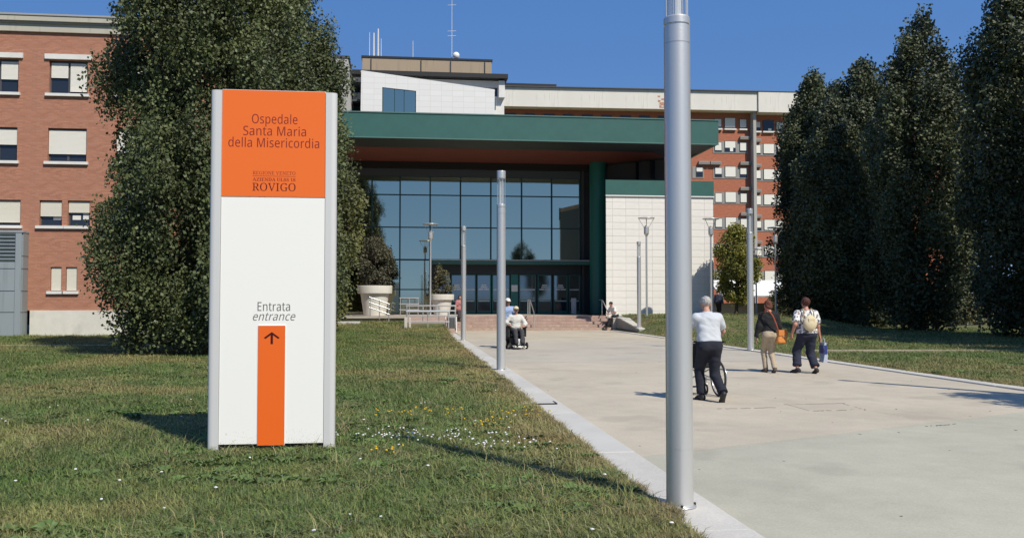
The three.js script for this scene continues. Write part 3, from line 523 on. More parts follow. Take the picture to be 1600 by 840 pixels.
{
  const t = thing('stair_handrail', 'steel handrail going up the middle of the entrance steps', 'handrail', [6.85, 0, 0]);
  obj('post', rod(V(0, 0, -48.1), V(0, 0.98, -48.1), 0.03), M.steel, t); obj('post', rod(V(0, PLAT, -49.75), V(0, 1.66, -49.75), 0.03), M.steel, t);
  obj('rail', tube([V(0, 0.94, -48.0), V(0, 0.98, -48.15), V(0, 1.62, -49.6), V(0, 1.66, -49.85), V(0, 1.66, -50.6)], 0.032), M.steel, t);
  obj('post', rod(V(0, PLAT, -50.55), V(0, 1.66, -50.55), 0.03), M.steel, t);
}
{
  const t = thing('stair_handrail', 'steel handrail at the right end of the entrance steps beside the green column', 'handrail', [10.98, 0, 0]);
  obj('post', rod(V(0, PLAT - 0.02, -49.75), V(0, 1.66, -49.75), 0.035), M.steel, t);
  obj('rail', tube([V(0, 1.0, -48.3), V(0, 1.62, -49.6), V(0, 1.66, -49.8), V(0, 1.66, -50.4)], 0.032), M.steel, t); obj('post', rod(V(0, 0.1, -48.3), V(0, 1.0, -48.3), 0.03), M.steel, t);
}
{
  const t = thing('ramp_wall', 'low pale concrete ramp wall at the lawn end before the small planter', 'ramp', [0, 0, 0]);
  obj('kerb', rb(-0.05, 1.75, 0, 0.27, -43.6, -43.35, 0.02), M.kerb, t);
  obj('end_post', rb(-0.12, 0.03, 0, 0.82, -43.58, -43.38, 0.02), M.kerb, t);
  obj('end_post', rb(0.1, 0.2, 0, 0.80, -43.70, -43.55, 0.02), M.kerb, t);
  const g = extrudePoly([[-43.62, 0], [-43.62, 0.16], [-49.4, 0.76], [-49.4, 0]].map(([z, y]) => [-z, y]), 2.3); g.rotateY(Math.PI / 2); g.translate(0.05, 0, 0); obj('slope', g, stepStone, t);
}
{
  const t = thing('litter_bin', 'dark grey slatted litter bin at the end of the ramp railing', 'litter bin', [2.18, 0.03, -44.6]);
  obj('body', rb(-0.19, 0.19, 0.05, 0.74, -0.19, 0.19, 0.02), M.charcoal, t);
  for (let i = 0; i < 5; i++) obj('slat', rb(-0.18 + i * 0.077, -0.125 + i * 0.077, 0.07, 0.72, 0.19, 0.205, 0.004, 1), mat([0.10, 0.105, 0.11], 0.5), t);
  obj('rim', rb(-0.2, 0.2, 0.74, 0.78, -0.2, 0.2, 0.01), M.steel, t); obj('stand', [cyl(0.03, 0.03, 0, 0.8, 0.27, 0.0, 10), cyl(0.03, 0.03, 0, 0.8, -0.27, 0, 10)], M.whitePaint, t);
}
{
  const t = thing('concrete_bench_block', 'pale concrete block under the seated person at the right end of the steps', 'concrete block', [11.42, 0, -48.1]);
  obj('block', rb(-0.24, 0.12, -0.1, 0.62, -1.2, 0.2, 0.03), M.concrete, t);
  obj('cap', rb(-0.26, 0.14, 0.622, 0.68, -1.22, 0.22, 0.015), M.kerb, t);
}
{
  const t = thing('retaining_wedge', 'sloping concrete retaining wall at the right path edge with pale coping stones', 'retaining wall', [0, 0, 0]);
  const g = extrudePoly([[43.0, 0], [43.0, 0.18], [47.6, 0.70], [49.2, 0.82], [49.2, 0]], 0.5); g.rotateY(Math.PI / 2); g.translate(11.36, -0.02, 0); obj('wall', g, mat([0.36, 0.35, 0.33], 0.9, { map: T.patchy }), t);
  for (let z = -43.0, i = 0; z > -47.2; z -= 0.7, i++) { const y = 0.165 + (-z - 43) * 0.113; const q = rb(11.33, 11.9, 0, 0.07, -0.68, 0, 0.012, 1); q.rotateX(0.1); q.translate(0, y, z); obj('coping_stone', q, M.kerb, t); }
}
{
  const t = thing('stone_slab', 'flat pale stone slab lying in the grass below the terrace edge', 'slab', [-3.0, 0.40, -46.2]); obj('slab', rb(-0.65, 0.65, 0, 0.16, -0.3, 0.3, 0.02), M.kerb, t); obj('mark', bx(-0.64, -0.61, 0.02, 0.14, 0.3, 0.304), M.frame, t);
  const u = thing('stone_slab', 'flat pale stone slab lying in the sunny grass right of the path', 'slab', [14.9, 0.0, -17.9]); obj('slab', rb(-0.55, 0.55, 0, 0.06, -0.25, 0.25, 0.02), M.kerb2, u); obj('joint', bx(-0.01, 0.01, 0.0601, 0.0625, -0.22, 0.22), M.frame, u);
  const d = thing('drain_cover', 'dark edged drain cover at the grass edge of the left kerb', 'drain cover', [1.98, 0.03, -13.65]); obj('frame', [bx(-0.3, 0.3, 0, 0.02, -0.16, -0.13), bx(-0.3, 0.3, 0, 0.02, 0.13, 0.16), bx(-0.3, -0.27, 0, 0.02, -0.13, 0.13), bx(0.27, 0.3, 0, 0.02, -0.13, 0.13)], M.darkMetal, d); obj('lid', rb(-0.265, 0.265, 0, 0.028, -0.125, 0.125, 0.01, 1), M.kerb, d);
  const p = structure('path_patch', [bx(5.85, 6.75, 0.0, 0.004, -13.3, -12.55)], mat([0.56, 0.49, 0.385], 0.9, { map: T.grain }), 'repaired rectangular patch with dark cracks in the beige path');
  const q = rngOf(77), crack = (x0, z0, x1, z1) => { const pts = [], n = 18; for (let i = 0; i <= n; i++) pts.push([lerp(x0, x1, i / n) + 0.05 * (q() - 0.5), lerp(z0, z1, i / n) + 0.05 * (q() - 0.5)]); const gs = []; for (let i = 0; i < n; i++) { if (q() < 0.3) continue; const [a, b] = [pts[i], pts[i + 1]], w = 0.006 + 0.008 * q(); const g = new THREE.BoxGeometry(Math.hypot(b[0] - a[0], b[1] - a[1]), 0.004, w); g.rotateY(-Math.atan2(b[1] - a[1], b[0] - a[0])); g.translate((a[0] + b[0]) / 2, 0.0045, (a[1] + b[1]) / 2); gs.push(g); } return gs; };
  obj('crack', [...crack(5.8, -13.3, 6.8, -13.35), ...crack(6.75, -13.3, 6.72, -12.5), ...crack(5.9, -12.5, 6.6, -12.55), ...crack(4.6, -12.9, 5.5, -12.95), ...crack(6.6, -10.8, 7.1, -10.95)], mat([0.22, 0.18, 0.13], 1), p);
}

// ---------------------------------------------------------------- trees
function leafClump(n, leaf, spread, len, r) {                // a twig's worth of single folded leaves
  const pos = [], nor = [], idx = [];
  for (let i = 0; i < n; i++) {
    const t = r(), a = r() * 6.283, rad = spread * Math.sqrt(r()) * (1 - 0.4 * t), c = V(Math.cos(a) * rad, (t - 0.5) * len, Math.sin(a) * rad);
    const s = leaf * (0.7 + 0.6 * r()), d = V(r() - 0.5, r() * 0.9 - 0.65, r() - 0.5).normalize(), u = V(r() - 0.5, r() - 0.5, r() - 0.5).cross(d).normalize(), nn = V().crossVectors(u, d).normalize();
    const q = [c.clone().addScaledVector(d, -0.5 * s), c.clone().addScaledVector(u, 0.42 * s).addScaledVector(nn, 0.1 * s), c.clone().addScaledVector(d, 0.55 * s), c.clone().addScaledVector(u, -0.42 * s).addScaledVector(nn, 0.1 * s)];
    const o = pos.length / 3; for (const p of q) { pos.push(p.x, p.y, p.z); nor.push(nn.x, nn.y, nn.z); } idx.push(o, o + 1, o + 2, o, o + 2, o + 3);
  }
  const g = new THREE.BufferGeometry(); g.setAttribute('position', new THREE.Float32BufferAttribute(pos, 3)); g.setAttribute('normal', new THREE.Float32BufferAttribute(nor, 3)); g.setIndex(idx); return g;
}
const leafMat = (o = {}) => phys([1, 1, 1], 0.62, { transmission: 0.28, thickness: 0, ...o });
function crownOf(t, o, r) {
  const clump = leafClump(o.leaves ?? 42, o.leaf, o.spread, o.len, r), im = new THREE.InstancedMesh(clump, leafMat(), o.n), m = new THREE.Matrix4(), q = new THREE.Quaternion(), e = new THREE.Euler(), col = new THREE.Color();
  const lobes = [], nl = o.lobes ?? 26; let sum = 0;            // leafy plumes; clumps of leaves sit on and in them
  for (let i = 0; i < nl; i++) {
    const h = clamp((i + r()) / nl, 0.02, 0.97), k = o.profile(h), a = i * 2.4 + 1.6 * r(), wd = Math.max(0.28, k * (0.22 + 0.26 * r() * r() + 0.06 * r())), rad = Math.max(0, k * (0.9 + 0.32 * r()) - wd * (0.7 + 0.3 * r())) * (h > 0.9 ? 0.5 : 1);
    lobes.push({ x: Math.cos(a) * rad, z: Math.sin(a) * rad, y: o.y0 + h * (o.H - o.y0), w: wd, v: wd * (o.vert ?? 1.1) * (0.8 + 0.5 * r()), s: sum += wd * wd });
  }
  for (let i = 0; i < o.n; i++) {
    let x, y, z;
    if (r() < 0.76) {
      const pick = r() * sum; let L = lobes[0]; for (const q2 of lobes) { L = q2; if (q2.s > pick) break; }
      const c = 2 * r() - 1, a = r() * 6.283, f = Math.sqrt(1 - c * c), q3 = Math.pow(r(), 0.33);
      x = L.x + Math.cos(a) * f * L.w * q3; z = L.z + Math.sin(a) * f * L.w * q3; y = L.y + c * L.v * q3;
    } else {
      const h = r() * 0.97, k = o.profile(h), a = r() * 6.283, q3 = Math.pow(r(), 0.45) * 0.86; x = Math.cos(a) * k * q3; z = Math.sin(a) * k * q3; y = o.y0 + h * (o.H - o.y0);
    }
    if (y < o.y0 - 0.3 || fbm(x * 1.3 + 20, y * 0.9 + z * 1.3, o.seed + 9, 0, 2) < (o.gap ?? 0.27)) { i -= r() < 0.92 ? 1 : 0; continue; }
    e.set(rr(-0.5, 0.5, r), r() * 6.283, rr(-0.5, 0.5, r)); q.setFromEuler(e); const s = 0.75 + 0.5 * r(); m.compose(V(x, y, z), q, V(s, s, s)); im.setMatrixAt(i, m);
    const t2 = clamp(0.5 + (fbm(x * 0.8 + 7, y * 0.8 + z, o.seed + 5, 0, 2) - 0.5) * 1.6 + (r() - 0.5) * 0.5, 0, 1), c0 = o.c0, c1 = o.c1; col.setRGB(lerp(c0[0], c1[0], t2), lerp(c0[1], c1[1], t2), lerp(c0[2], c1[2], t2)); im.setColorAt(i, col);
  }
  im.name = 'crown'; im.castShadow = im.receiveShadow = true; im.userData.kind = 'stuff'; t.add(im);
}
function woody(t, o, r) {
  const H = o.H, parts = [rod(V(0, -0.2, 0), V(0.05, H * 0.3, 0), o.trunk, 10, o.trunk * 0.7), rod(V(0.05, H * 0.3, 0), V(0, H * 0.9, 0), o.trunk * 0.7, 8, 0.03), cyl(o.trunk * 1.5, o.trunk, -0.2, 0.35, 0, 0, 10)];
  obj('trunk', parts, M.bark, t);
  for (let i = 0; i < (o.limbs ?? 12); i++) { const h = o.y0 + (0.03 + 0.62 * r()) * (H - o.y0), a = r() * 6.283, k = o.profile((h - o.y0) / (H - o.y0)) * 0.75, up = o.up ?? 2.2; obj('branch', tube([V(0.03, h, 0), V(Math.cos(a) * k * 0.5, h + up * 0.35, Math.sin(a) * k * 0.5), V(Math.cos(a) * k * 0.85, h + up, Math.sin(a) * k * 0.85)], 0.03 + 0.02 * r(), 5, 5), M.bark, t); }
}
function tree(name, label, category, p, o, group) { const t = thing(name, label, category, p, 0, group), r = rngOf(o.seed * 77 + 5); woody(t, o, r); crownOf(t, o, r); return t; }
const poplar = (w, top = 0.16) => (h) => w * (0.62 + 0.38 * sst(h, 0, 0.16)) * (h > 1 - top * 2.6 ? Math.pow(Math.max(0, (1 - h) / (top * 2.6)), 0.62) : 1);
const dark = { c0: [0.055, 0.076, 0.021], c1: [0.140, 0.172, 0.055] };
tree('poplar_tree', 'huge dense poplar with foliage to the ground, leftmost, overlapping the brick building', 'tree', [-6.5, 0, -27.6], { H: 17, y0: 0.35, profile: (h) => poplar(2.55)(h) * (1 - 0.2 * Math.exp(-Math.pow((h - 0.38) / 0.09, 2))), lobes: 70, vert: 1.9, n: 5600, leaf: 0.09, spread: 0.42, len: 0.75, trunk: 0.24, seed: 1, ...dark, limbs: 16 });
tree('poplar_tree', 'dense poplar behind the orange and white sign, right of the huge poplar', 'tree', [-4.4, 0, -33.2], { H: 14.6, y0: 0.5, profile: poplar(2.05), lobes: 60, vert: 1.9, n: 3500, leaf: 0.095, spread: 0.42, len: 0.8, trunk: 0.2, seed: 2, ...dark, limbs: 14 });
tree('broadleaf_tree', 'smaller yellowish green tree between the sign and the glass front', 'tree', [-3.5, 0.2, -40.6], { H: 8.3, y0: 0.6, lobes: 22, profile: (h) => 1.7 * (0.42 + 0.58 * sst(h, 0.1, 0.48)) * Math.sqrt(Math.max(0, 1 - Math.pow(h * 1.15 - 0.32, 2) / 0.72)) , n: 1000, leaf: 0.12, spread: 0.4, len: 0.6, trunk: 0.12, seed: 3, c0: [0.07, 0.085, 0.022], c1: [0.20, 0.205, 0.06], up: 1.0 });
const ps = { lobes: 66, vert: 1.9, y0: 0.5, leaf: 0.145, spread: 0.52, len: 1.0, trunk: 0.24, gap: 0.25, c0: [0.045, 0.061, 0.020], c1: [0.115, 0.138, 0.050] };
tree('poplar_tree', 'poplar with its pointed top lowest in the right row, beside the brick hospital block', 'tree', [27.2, 0, -57.2], { ...ps, H: 16.9, profile: poplar(2.4, 0.13), n: 2300, seed: 4 });
tree('poplar_tree', 'poplar second from the hospital block in the right row, with two small tops', 'tree', [27.7, 0, -51.6], { ...ps, H: 16.3, profile: poplar(2.45, 0.13), n: 2300, seed: 5 });
tree('poplar_tree', 'poplar squeezed between the two farthest poplars of the right row', 'tree', [27.4, 0, -54.4], { ...ps, H: 15.6, profile: poplar(2.2, 0.14), n: 2000, seed: 16 });
const T3 = tree('poplar_tree', 'tallest full poplar in the right row, its round top clear against the sky', 'tree', [26.9, 0, -44.3], { ...ps, H: 17.0, profile: (h) => poplar(2.3, 0.13)(h) * (1.14 - 0.26 * h), n: 2600, seed: 6 });
dup(T3, [27.15, 0, -36.4], 2.1, 'very dark poplar cut off by the right edge of the picture').scale.set(0.98, 1.05, 0.98);
for (const [z, a, x, l] of [[-29.6, 3.4, 26.6, 'first'], [-22.3, 0.9, 26.5, 'second'], [-15, 4.4, 26.4, 'third'], [-8, 5.6, 26.3, 'fourth']]) dup(T3, [x, 0, z], a, `${l} poplar outside the picture, counted from the very dark poplar at the edge`);
tree('poplar_tree', 'poplar deep in the right row, between the tallest poplar and the second one', 'tree', [24.8, 0, -49.8], { ...ps, H: 13.2, profile: poplar(2.4, 0.2), n: 1700, seed: 8 });
tree('round_tree', 'round yellow green tree at the right corner of the white tiled wing', 'tree', [17.95, 0.7, -47.4], { H: 4.9, y0: 0.9, profile: (h) => 1.05 * Math.sqrt(Math.max(0, 1 - Math.pow(h * 1.9 - 0.95, 2))), n: 560, leaf: 0.10, spread: 0.30, len: 0.45, trunk: 0.1, seed: 9, c0: [0.13, 0.135, 0.018], c1: [0.34, 0.32, 0.045], up: 0.8 });
tree('small_tree', 'slim tree outside the right edge whose shadow falls across the path', 'tree', [13.9, 0, -7.3], { H: 8.4, y0: 2.2, profile: (h) => 1.5 * Math.sqrt(Math.max(0, 1 - Math.pow(h * 1.9 - 0.95, 2))), n: 420, leaf: 0.12, spread: 0.4, len: 0.6, trunk: 0.09, seed: 10, ...dark, up: 1 });
tree('olive_tree', 'bushy dark olive tree growing in the large cream planter', 'tree', [-1.77, PLAT + 1.5, -50.4], { H: 2.75, y0: 0.35, profile: (h) => 1.02 * Math.sqrt(Math.max(0, 1 - Math.pow(h * 1.8 - 0.85, 2) / 1.0)), n: 330, leaf: 0.085, spread: 0.26, len: 0.42, trunk: 0.05, seed: 11, c0: [0.05, 0.052, 0.028], c1: [0.12, 0.115, 0.062], up: 0.5, limbs: 8 });
tree('potted_shrub', 'spindly yellowish shrub growing in the smaller cream planter', 'shrub', [1.95, PLAT + 1.05, -50.4], { H: 1.5, y0: 0.05, profile: (h) => 0.66 * (1 - 0.45 * h), n: 85, leaf: 0.075, spread: 0.16, len: 0.3, trunk: 0.025, seed: 12, c0: [0.07, 0.07, 0.025], c1: [0.2, 0.18, 0.07], up: 0.4, limbs: 7, leaves: 26, gap: 0.3 });
for (const [x, z, h, w, l, sd] of [[33, -58, 3.2, 1.5, 'low leafy bush in the gap left of the tallest poplar trunk', 13], [37, -56, 4.2, 1.9, 'pale green bush glimpsed between the tallest and the darkest poplar', 14], [30, -68, 2.6, 2.0, 'low bush beyond the two farthest poplars', 15]])
  tree('bush', l, 'bush', [x, 0, z], { H: h, y0: 0.1, profile: (k) => w * Math.sqrt(Math.max(0, 1 - k * k)), n: 220, leaf: 0.13, spread: 0.4, len: 0.5, trunk: 0.05, seed: sd, c0: [0.07, 0.075, 0.02], c1: [0.18, 0.17, 0.06], up: 0.4, limbs: 5 });

// ---------------------------------------------------------------- people: smooth surfaces grown over a skeleton
function surfaceNet(f, min, max, cell) {
  const nx = Math.ceil((max.x - min.x) / cell) + 1, ny = Math.ceil((max.y - min.y) / cell) + 1, nz = Math.ceil((max.z - min.z) / cell) + 1, F = new Float32Array(nx * ny * nz);
  for (let k = 0, o = 0; k < nz; k++) for (let j = 0; j < ny; j++) for (let i = 0; i < nx; i++, o++) F[o] = f(min.x + i * cell, min.y + j * cell, min.z + k * cell);
  const id = new Int32Array(nx * ny * nz).fill(-1), pos = [], idx = [], at = (i, j, k) => (k * ny + j) * nx + i;
  for (let k = 0; k < nz - 1; k++) for (let j = 0; j < ny - 1; j++) for (let i = 0; i < nx - 1; i++) {
    let n = 0, sx = 0, sy = 0, sz = 0, mask = 0;
    for (let c = 0; c < 8; c++) if (F[at(i + (c & 1), j + ((c >> 1) & 1), k + (c >> 2))] < 0) mask |= 1 << c;
    if (mask === 0 || mask === 255) continue;
    for (let a = 0; a < 8; a++) for (const b of [1, 2, 4]) { if (a & b) continue; const d = a | b; if (((mask >> a) & 1) === ((mask >> d) & 1)) continue; const fa = F[at(i + (a & 1), j + ((a >> 1) & 1), k + (a >> 2))], fb = F[at(i + (d & 1), j + ((d >> 1) & 1), k + (d >> 2))], t = fa / (fa - fb); sx += (a & 1) + (b === 1 ? t : 0); sy += ((a >> 1) & 1) + (b === 2 ? t : 0); sz += (a >> 2) + (b === 4 ? t : 0); n++; }
    id[at(i, j, k)] = pos.length / 3; pos.push(min.x + (i + sx / n) * cell, min.y + (j + sy / n) * cell, min.z + (k + sz / n) * cell);
  }
  for (let k = 1; k < nz - 1; k++) for (let j = 1; j < ny - 1; j++) for (let i = 1; i < nx - 1; i++) {
    const s = F[at(i, j, k)] < 0, quad = (a, b, c, d, flip) => { if (a < 0 || b < 0 || c < 0 || d < 0) return; flip ? idx.push(a, c, b, a, d, c) : idx.push(a, b, c, a, c, d); };
    if (s !== F[at(i + 1, j, k)] < 0) quad(id[at(i, j - 1, k - 1)], id[at(i, j, k - 1)], id[at(i, j, k)], id[at(i, j - 1, k)], !s);
    if (s !== F[at(i, j + 1, k)] < 0) quad(id[at(i - 1, j, k - 1)], id[at(i - 1, j, k)], id[at(i, j, k)], id[at(i, j, k - 1)], !s);
    if (s !== F[at(i, j, k + 1)] < 0) quad(id[at(i - 1, j - 1, k)], id[at(i, j - 1, k)], id[at(i, j, k)], id[at(i - 1, j, k)], !s);
  }
  const g = new THREE.BufferGeometry(); g.setAttribute('position', new THREE.Float32BufferAttribute(pos, 3)); g.setIndex(idx); g.computeVertexNormals(); return g;
}
const cap = (a, b, ra, rb_ = ra, cut = 0) => ({ a, b, ra, rb: rb_, cut });           // tapered capsule; cut: flat end at b
const ell = (c, r, q) => ({ c, r, q: q?.clone().invert() });
const _p = V();
function distTo(P, x, y, z) {
  if (P.c) { _p.set(x - P.c.x, y - P.c.y, z - P.c.z); if (P.q) _p.applyQuaternion(P.q); const kx = _p.x / P.r[0], ky = _p.y / P.r[1], kz = _p.z / P.r[2], l = Math.sqrt(kx * kx + ky * ky + kz * kz); return (l - 1) * Math.min(P.r[0], P.r[1], P.r[2]); }
  const a = P.a, b = P.b, dx = b.x - a.x, dy = b.y - a.y, dz = b.z - a.z, px = x - a.x, py = y - a.y, pz = z - a.z, L = dx * dx + dy * dy + dz * dz, h = L ? clamp((px * dx + py * dy + pz * dz) / L, 0, 1) : 0;
  let d = Math.hypot(px - dx * h, py - dy * h, pz - dz * h) - lerp(P.ra, P.rb, h);
  if (P.cut && L) { const l = Math.sqrt(L); d = Math.max(d, (px * dx + py * dy + pz * dz) / l - l); }
  return d;
}
function grow(prims, cell, k = 0.03, grownBy = 0, clip, fold) {
  const min = V(1e9, 1e9, 1e9), max = V(-1e9, -1e9, -1e9), add = (p, r) => { min.min(V(p.x - r, p.y - r, p.z - r)); max.max(V(p.x + r, p.y + r, p.z + r)); };
  for (const P of prims) if (P.c) add(P.c, Math.max(...P.r)); else { add(P.a, P.ra); add(P.b, P.rb); }
  const m = grownBy + 3 * cell; min.subScalar(m); max.addScalar(m);
  return surfaceNet((x, y, z) => {
    let d = 1e3; for (const P of prims) { const e = distTo(P, x, y, z), h = Math.max(k - Math.abs(d - e), 0) / k; d = Math.min(d, e) - h * h * k * 0.25; }
    d -= grownBy; if (fold) d += fold(x, y, z); return clip ? Math.max(d, clip(x, y, z)) : d;
  }, min, max, cell);
}
function hand(w, dir, back, side, curl, s = 1) {        // w wrist, dir towards the fingers, back of the hand; side +1 / -1: where the thumb lies
  const d = dir.clone().normalize(), n = back.clone().addScaledVector(d, -back.dot(d)).normalize(), u = V().crossVectors(d, n).multiplyScalar(side), P = [], at = (a, b, c) => w.clone().addScaledVector(d, a * s).addScaledVector(u, b * s).addScaledVector(n, c * s);
  for (const b of [-0.028, -0.01, 0.01, 0.028]) P.push(cap(at(0.0, b * 0.6, 0), at(0.085, b, 0), 0.014 * s, 0.012 * s));
  [[-0.03, 0.058], [-0.0105, 0.072], [0.0105, 0.078], [0.03, 0.07]].forEach(([b, L]) => {
    let p = at(0.088, b, 0), ang = curl * 0.5; for (let i = 0; i < 3; i++) { const l = L * [0.45, 0.32, 0.23][i] * s, q = p.clone().addScaledVector(d, Math.cos(ang) * l).addScaledVector(n, -Math.sin(ang) * l); P.push(cap(p, q, (0.0088 - i * 0.0008) * s, (0.008 - i * 0.0008) * s)); p = q; ang += curl; }
  });
  const t0 = at(0.02, 0.025, -0.005), t1 = at(0.06, 0.052, -0.018), t2 = at(0.085, 0.05, -0.03 - 0.012 * curl); P.push(cap(t0, t1, 0.013 * s, 0.011 * s), cap(t1, t2, 0.0105 * s, 0.008 * s)); return P;
}
function headPrims(c, f, up, s) {                        // c centre, f the way the face looks
  const side = V().crossVectors(up, f).normalize(), q = new THREE.Quaternion().setFromRotationMatrix(new THREE.Matrix4().makeBasis(side, up, f)), at = (x, y, z) => c.clone().addScaledVector(side, x * s).addScaledVector(up, y * s).addScaledVector(f, z * s), e = (x, y, z, a, b, d) => ell(at(x, y, z), [a * s, b * s, d * s], q);
  return { at, q, prims: [e(0, 0.03, -0.012, 0.077, 0.088, 0.096), e(0, -0.035, 0.022, 0.058, 0.078, 0.066), e(0, -0.092, 0.056, 0.026, 0.022, 0.026), cap(at(-0.032, 0.012, 0.078), at(0.032, 0.012, 0.078), 0.011 * s), cap(at(0, 0.004, 0.086), at(0, -0.032, 0.106), 0.009 * s, 0.014 * s), cap(at(-0.013, -0.036, 0.094), at(0.013, -0.036, 0.094), 0.009 * s),
    cap(at(-0.018, -0.06, 0.083), at(0.018, -0.06, 0.083), 0.0075 * s), cap(at(-0.015, -0.071, 0.081), at(0.015, -0.071, 0.081), 0.0085 * s), e(0.079, -0.012, -0.012, 0.010, 0.031, 0.019), e(-0.079, -0.012, -0.012, 0.010, 0.031, 0.019), cap(at(0.045, -0.02, 0.05), at(0.04, -0.045, 0.05), 0.022 * s), cap(at(-0.045, -0.02, 0.05), at(-0.04, -0.045, 0.05), 0.022 * s)] };
}
function bend(a, b, la, lb, pole) { const d = V().subVectors(b, a), L = Math.min(d.length(), (la + lb) * 0.999), u = d.clone().normalize(), x = (la * la - lb * lb + L * L) / (2 * L), h = Math.sqrt(Math.max(0, la * la - x * x)), p = pole.clone().addScaledVector(u, -pole.dot(u)).normalize(); return { mid: a.clone().addScaledVector(u, x).addScaledVector(p, h), end: a.clone().addScaledVector(u, L) }; }
// local axes: the person looks along +z, their left is +x
function person(label, pos, turn, o) {
  const t = thing('person', label, 'person', pos, turn), s = o.scale ?? 1, w = o.wide ?? 1, cell = o.cell ?? 0.013, v = (a) => V(a[0] * s, a[1] * s, a[2] * s);
  const hip = v(o.hip ?? [0, 0.92, 0]), ln = o.lean ?? 0.04, sp = V(o.tilt ?? 0, Math.cos(ln), Math.sin(ln)).normalize(), chest = hip.clone().addScaledVector(sp, 0.36 * s), sh = hip.clone().addScaledVector(sp, 0.49 * s), neck = hip.clone().addScaledVector(sp, 0.545 * s), face = V(...(o.face ?? [0, -0.05, 1])).normalize(), up = V(0, 1, 0).addScaledVector(face, -face.y).normalize(), head = neck.clone().addScaledVector(sp, 0.075 * s).addScaledVector(up, 0.075 * s).addScaledVector(face, 0.025 * s);
  const back = V(0, -Math.sin(ln), Math.cos(ln)), body = [], torso = [], skinHands = [], legs = [], armsP = [[], []], legP = [[], []];
  const X = (c, dx, r0, dz = 0, dy = 0) => cap(c.clone().add(V(-dx * s * w, dy * s, 0)).addScaledVector(back, dz * s), c.clone().add(V(dx * s * w, dy * s, 0)).addScaledVector(back, dz * s), r0 * s * w);
  torso.push(X(hip, 0.072, 0.106, -0.015), X(hip.clone().addScaledVector(sp, 0.12 * s), 0.056, 0.102 + (o.belly ?? 0), 0.005), X(hip.clone().addScaledVector(sp, 0.24 * s), 0.062, 0.102), X(chest, 0.068, 0.104, 0.005), X(chest.clone().addScaledVector(sp, 0.06 * s), 0.078, 0.092), cap(sh.clone(), sh.clone().add(V(0.152 * s * w, -0.03 * s, 0)), 0.058 * s, 0.05 * s), cap(sh.clone(), sh.clone().add(V(-0.152 * s * w, -0.03 * s, 0)), 0.058 * s, 0.05 * s), cap(sh.clone(), neck, 0.07 * s, 0.056 * s));
  if (o.bust) torso.push(X(chest, 0.075, 0.07, 0.07, -0.01));
  const neckP = cap(neck.clone().addScaledVector(sp, -0.04 * s), head.clone().addScaledVector(up, -0.04 * s), 0.054 * s, 0.05 * s);
  const la = 0.285 * s, lf = 0.25 * s, handMeshes = [];
  [1, -1].forEach((side, i) => {
    const S = sh.clone().add(V(side * 0.19 * s * w, -0.035 * s, 0)), H = o.hands[i], target = v(H.p), b = bend(S, target, la, lf, V(...(H.pole ?? [side * 0.4, -0.3, -1]))), E = b.mid, W = b.end;
    armsP[i] = { S, E, W, up: cap(S, E, 0.052 * s * (o.arm ?? 1), 0.042 * s * (o.arm ?? 1)), fo: cap(E, W, 0.041 * s * (o.arm ?? 1), 0.028 * s) };
    body.push(armsP[i].up, armsP[i].fo); const dir = H.dir ? V(...H.dir) : V().subVectors(W, E);
    handMeshes.push(grow(hand(W, dir, V(...(H.back ?? [side, 0, 0.2])), H.thumb ?? -side, H.curl ?? 0.5, s), o.handCell ?? 0.0045, 0.008));
    if (!H.dir) H.dir = dir.toArray(); H.at = W.clone();
  });
  const lt = 0.44 * s, ls = 0.43 * s, shoes = [];
  [1, -1].forEach((side, i) => {
    const Hp = hip.clone().add(V(side * 0.088 * s * w, -0.03 * s, 0)), F = o.feet[i], A = v(F.p), b = bend(Hp, A, lt, ls, V(...(F.pole ?? [0, 0, 1]))), K = b.mid, toe = V(...(F.toe ?? [side * 0.12, -0.25, 1])).normalize(); const an = b.end;
    legP[i] = { Hp, K, an, th: cap(Hp, K, 0.088 * s * (o.thigh ?? w), 0.056 * s * (o.thigh ?? w)), shn: cap(K, an, 0.054 * s, 0.036 * s), calf: cap(K.clone().lerp(an, 0.2).addScaledVector(toe, -0.018 * s), K.clone().lerp(an, 0.45).addScaledVector(toe, -0.014 * s), 0.047 * s, 0.04 * s) };
    body.push(legP[i].th, legP[i].shn, legP[i].calf);
    const heel = an.clone().addScaledVector(toe, -0.05 * s).add(V(0, -0.045 * s, 0)), ball = heel.clone().addScaledVector(toe, 0.17 * s).add(V(0, -0.005, 0)), tip = ball.clone().addScaledVector(toe, 0.065 * s);
    shoes.push([cap(an.clone(), heel, 0.036 * s, 0.034 * s), cap(heel, ball, 0.034 * s, 0.04 * s), cap(ball, tip, 0.04 * s, 0.03 * s), cap(an.clone().lerp(heel, 0.3), ball, 0.036 * s, 0.03 * s)]); body.push(cap(an, heel, 0.03 * s), cap(heel, ball, 0.026 * s));
  });
  const skin = mat(o.skin ?? [0.46, 0.24, 0.16], 0.55), hd = headPrims(head, face, up, s * (o.headSize ?? 1));
  const bodyGeo = mergeGeometries([grow([...torso, neckP, ...body], cell, 0.035), grow([...hd.prims, neckP], o.headCell ?? 0.007, 0.02), ...handMeshes].map((g) => metric(g)));
  obj('body', bodyGeo, skin, t, true);
  const floor = (y) => (x, yy) => y * s - yy, sleeve = o.sleeve ?? 0.6, topP = [...torso];
  armsP.forEach((A) => { if (sleeve <= 1) topP.push(cap(A.S, A.S.clone().lerp(A.E, sleeve), 0.06 * s * (o.arm ?? 1), 0.058 * s * (o.arm ?? 1), 1)); else topP.push(cap(A.S, A.E, 0.058 * s, 0.05 * s), cap(A.E, A.E.clone().lerp(A.W, Math.min(1, sleeve - 1)), 0.05 * s, 0.04 * s, 1)); });
  if (o.flare) topP.push(X(hip.clone().addScaledVector(sp, 0.02 * s), 0.085, 0.118, 0));
